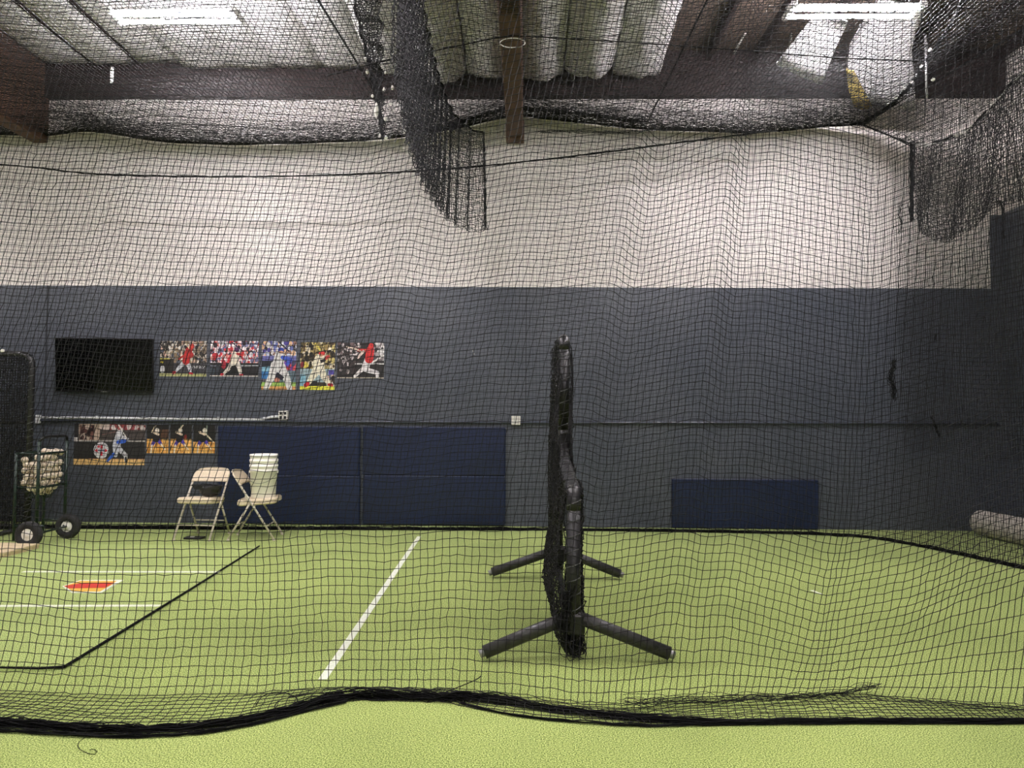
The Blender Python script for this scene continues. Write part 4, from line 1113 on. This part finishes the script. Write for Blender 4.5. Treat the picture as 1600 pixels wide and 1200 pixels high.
link('net_panel', net_mesh('net_panel', Gc[-40:] + np.array([.02, -.012, .05]) * np.linspace(1, .1, 40)[:, None, None] - o6, .0016, 'net', knot=0, jit=.003), cn)
# raised ridge where the roof net is tied up to the middle beam
rid = curve([at_Y(x, y, 8.95) for x, y in [(640, 210), (700, 198), (760, 178), (800, 168), (830, 170), (900, 176), (1005, 190)]], .03) - o6
link('gathered_ridge', bundle_mesh('gathered_ridge', rid, .018, 22, .003, 'net', zmin=-9), cn)
fr_ = curve([at_Y(x, y, 8.7) for x, y in [(840, 207), (900, 205), (960, 208), (1010, 205), (1050, 200), (1100, 205), (1190, 206)]], .02) - o6
link('frayed_hem', bundle_mesh('frayed_hem', fr_, .016, 10, .002, 'net', zmin=-9), cn)

# --- divider net bunched in the middle of the cage --------------------------
def hanging(name, label, tops, bottoms, cols, rows, pleat, folds, m_='net', r=.0021, edge_mat='rope', clips=()):
    """net curtain between a top curve and a bottom curve, gathered in pleats"""
    T = curve(tops, .02, 2); Bt = curve(bottoms, .02, 2)
    T = np.stack([np.interp(np.linspace(0, 1, cols), np.linspace(0, 1, len(T)), T[:, k]) for k in range(3)], 1)
    Bt = np.stack([np.interp(np.linspace(0, 1, cols), np.linspace(0, 1, len(Bt)), Bt[:, k]) for k in range(3)], 1)
    tt = np.linspace(0, 1, rows)[:, None, None]
    G = T[None] * (1 - tt) + Bt[None] * tt
    d = Bt.mean(0) - T.mean(0); al = (T[-1] - T[0]); nrm = np.cross(al, d); nrm /= np.linalg.norm(nrm)
    ph = np.linspace(0, 1, cols)[None, :] * folds * 2 * math.pi
    G = G + nrm[None, None] * (pleat * np.sin(ph + 1.5 * tt[..., 0]) * (.4 + .6 * tt[..., 0]))[..., None]
    o = T[0].copy()
    t = thing(name, label, 'net', tuple(o), 0, 'batting cage nets')
    link('net_panel', net_mesh('net_panel', G - o, r, m_, knot=0, jit=.006), t)
    link('edge_rope', bundle_mesh('edge_rope', G[0] - o, .008, 10, .003, 'rope', zmin=-9), t)
    link('edge_rope', bundle_mesh('edge_rope', G[:, -1] - o, .008, 10, .003, 'rope', zmin=-9), t)
    return t, o
DD = [4.55, 5.0, 5.5, 6.0, 6.8, 7.75, 8.3, 8.65, 8.75]
tops = [at_Y(x, y, d) for (x, y), d in zip([(628, -205), (640, -122), (650, -55), (660, 0), (673, 80), (694, 150), (714, 188), (744, 206), (756, 207)], DD)]
bots = [at_Y(x, y, d) for (x, y), d in zip([(619, 97), (628, 152), (635, 195), (643, 234), (659, 284), (687, 328), (706, 348), (735, 364), (764, 358)], DD)]
dv, o_ = hanging('divider_net', 'bunched dark divider net hanging down in the middle of the cage', tops, bots, 190, 46, .035, 17, 'net_grey', .0034)
tops = [at_Y(548, -70, 5.6), at_Y(552, 0, 6.2), at_Y(566, 60, 6.8), at_Y(580, 120, 7.4), at_Y(592, 180, 8.0)]
bots = [at_Y(590, -70, 5.6), at_Y(595, 0, 6.1), at_Y(597, 70, 6.7), at_Y(597, 140, 7.3), at_Y(600, 215, 7.9)]
dv3, o3_ = hanging('divider_net', 'narrow strip of gathered net with white ties beside the divider', tops, bots, 120, 22, .03, 7, 'net_grey', .0036)
for (x, y, w, h) in ((544, 2, 6, 5), (571, 92, 6, 8), (574, 112, 6, 9), (582, 150, 5, 6), (588, 172, 9, 26), (593, 212, 5, 8), (600, 140, 5, 8), (616, 86, 5, 9), (617, 110, 4, 8), (613, 137, 6, 8), (610, 162, 7, 6), (602, 185, 6, 9), (603, 215, 6, 7), (632, 205, 5, 8), (602, 113, 4, 6), (556, 45, 4, 4), (560, 62, 4, 5), (618, 62, 3, 6), (617, 40, 3, 6)):
    p = at_Y(x, y, 7.0); s = 7.0 / F_PX / 2
    MB().lathe([(0, -h * s), (w * s * .7, -h * s * .6), (w * s, 0), (w * s * .6, h * s * .7), (0, h * s)], n=8).build('white_tie', 'clip_white', dv3, p - Vector(o3_))
# --- hanging net at the far corner ------------------------------------------
tops = [at_Y(1426, 225, 8.1), at_Y(1452, 226, 8.0), at_Y(1490, 215, 7.8), at_Y(1530, 190, 7.5), at_Y(1552, 162, 7.2), at_Y(1600, 112, 6.9), at_Y(1660, 60, 6.5)]
bots = [at_Y(1428, 342, 8.1), at_Y(1442, 362, 8.0), at_Y(1465, 380, 7.85), at_Y(1500, 374, 7.6), at_Y(1535, 338, 7.35), at_Y(1585, 310, 7.0), at_Y(1660, 300, 6.6)]
dv4, o4_ = hanging('corner_net', 'pale-edged net curtain sagging in the far corner below the roof', tops, bots, 110, 44, .04, 4, 'net', .0031)
path = curve([at_Y(1425, 222, 8.1), at_Y(1424, 280, 8.1), at_Y(1424, 345, 8.1)], .02) - o4_
link('gathered_edge', bundle_mesh('gathered_edge', path, .014, 22, .0035, 'rope', zmin=-9), dv4)
path = curve(tops, .02) - o4_
link('pale_rope', bundle_mesh('pale_rope', path, .012, 4, .005, 'clip_white', zmin=-9), dv4)
for pts in ([(1577, 185), (1572, 240), (1574, 262), (1577, 315)], [(1580, 186), (1588, 250), (1595, 318)]):
    MB().tube(list(curve([at_Y(x, y, 6.9) for x, y in pts], .05) - o4_), .004, 4).build('loose_twine', 'rope', dv4)
tangle([(1555, 316), (1562, 312), (1567, 325), (1566, 345), (1568, 372)], 6.9, .007, 7, dv4, o4_, .0028)
# side-top rope with its slope of net up to the roof
tops = [at_Y(1510, -10, 6.0), at_Y(1490, 30, 6.4), at_Y(1465, 70, 6.9), at_Y(1440, 110, 7.5), at_Y(1400, 160, 8.2), at_Y(1345, 194, 8.7)]
bots = [at_Y(1760, -10, 6.0), at_Y(1710, 50, 6.4), at_Y(1640, 90, 6.9), at_Y(1545, 165, 7.5), at_Y(1480, 216, 8.0), at_Y(1425, 222, 8.4)]
dv5, o5_ = hanging('corner_net', 'sloping net slung between two ropes over the far corner', tops, bots, 80, 38, .03, 2, 'net_grey', .0022)
path = curve(tops, .02) - o5_
link('heavy_rope', bundle_mesh('heavy_rope', path, .012, 12, .005, 'rope', zmin=-9), dv5)
for k_, (x, y, Y) in enumerate(((1425, 128, 7.7), (1433, 118, 7.6), (1412, 138, 7.9), (1400, 152, 8.1), (1440, 104, 7.45), (1388, 162, 8.3), (1453, 78, 7.1), (1458, 124, 7.4))):
    p = at_Y(x, y, Y) - Vector(o5_); sz = .022
    MB().lathe([(0, -sz), (sz * .8, -sz * .5), (sz, 0), (sz * .6, sz * .6), (0, sz)], n=8).build('white_tie', 'clip_white', dv5, p)

# --- support cables, ring, rod ---------------------------------------------
def cable(pts, Y, label, r=.008, m_='rope', name='support_cable'):
    P = [at_Y(x, y, Y[i] if isinstance(Y, (list, tuple)) else Y) for i, (x, y) in enumerate(pts)]
    o = P[0]; tag(MB().tube([p - o for p in P], r, 6).build(name, m_, None, o), label, 'cable')
cable([(480, -30), (497, 0), (590, 150)], [6.35, 6.55, 8.6], 'dark support cable running overhead beside the tied net strip', .012)
cable([(1122, -30), (1105, 0), (1012, 190)], [6.0, 6.15, 8.7], 'dark support cable over the foil batts beyond the middle beam', .010)
cable([(919, -30), (915, 0), (893, 150)], [6.9, 7.1, 9.15], 'thin rod under the roof next to the middle beam', .008, 'metal_grey', 'roof_rod')
cable([(510, 119), (600, 95), (700, 75), (770, 60), (800, 56), (850, 58), (1000, 67), (1180, 80), (1300, 90), (1440, 96)], 6.6, 'thin slack cable slung under the middle beam through a ring', .006)
rc = at_Y(801, 67, 6.6)
tag(MB().tube([(0 + .115 * math.cos(a), .0 + .02 * math.sin(a), .055 * math.sin(a)) for a in np.linspace(0, 2 * math.pi, 25)[:-1]], .004, 6, closed=True).build('cable_ring', 'clip_white', None, rc), 'thin pale wire ring looped under the middle beam', 'ring')
a = at_Y(1448, 55, 7.3); c_ = at_Y(1448, 153, 7.3)
tag(MB().tube([Vector((0, 0, a.z - c_.z + .0)), Vector((0, 0, 0))], .012, 8).build('hanger_rod', 'metal_grey', None, c_), 'grey metal hanger rod above the far corner net', 'rod')
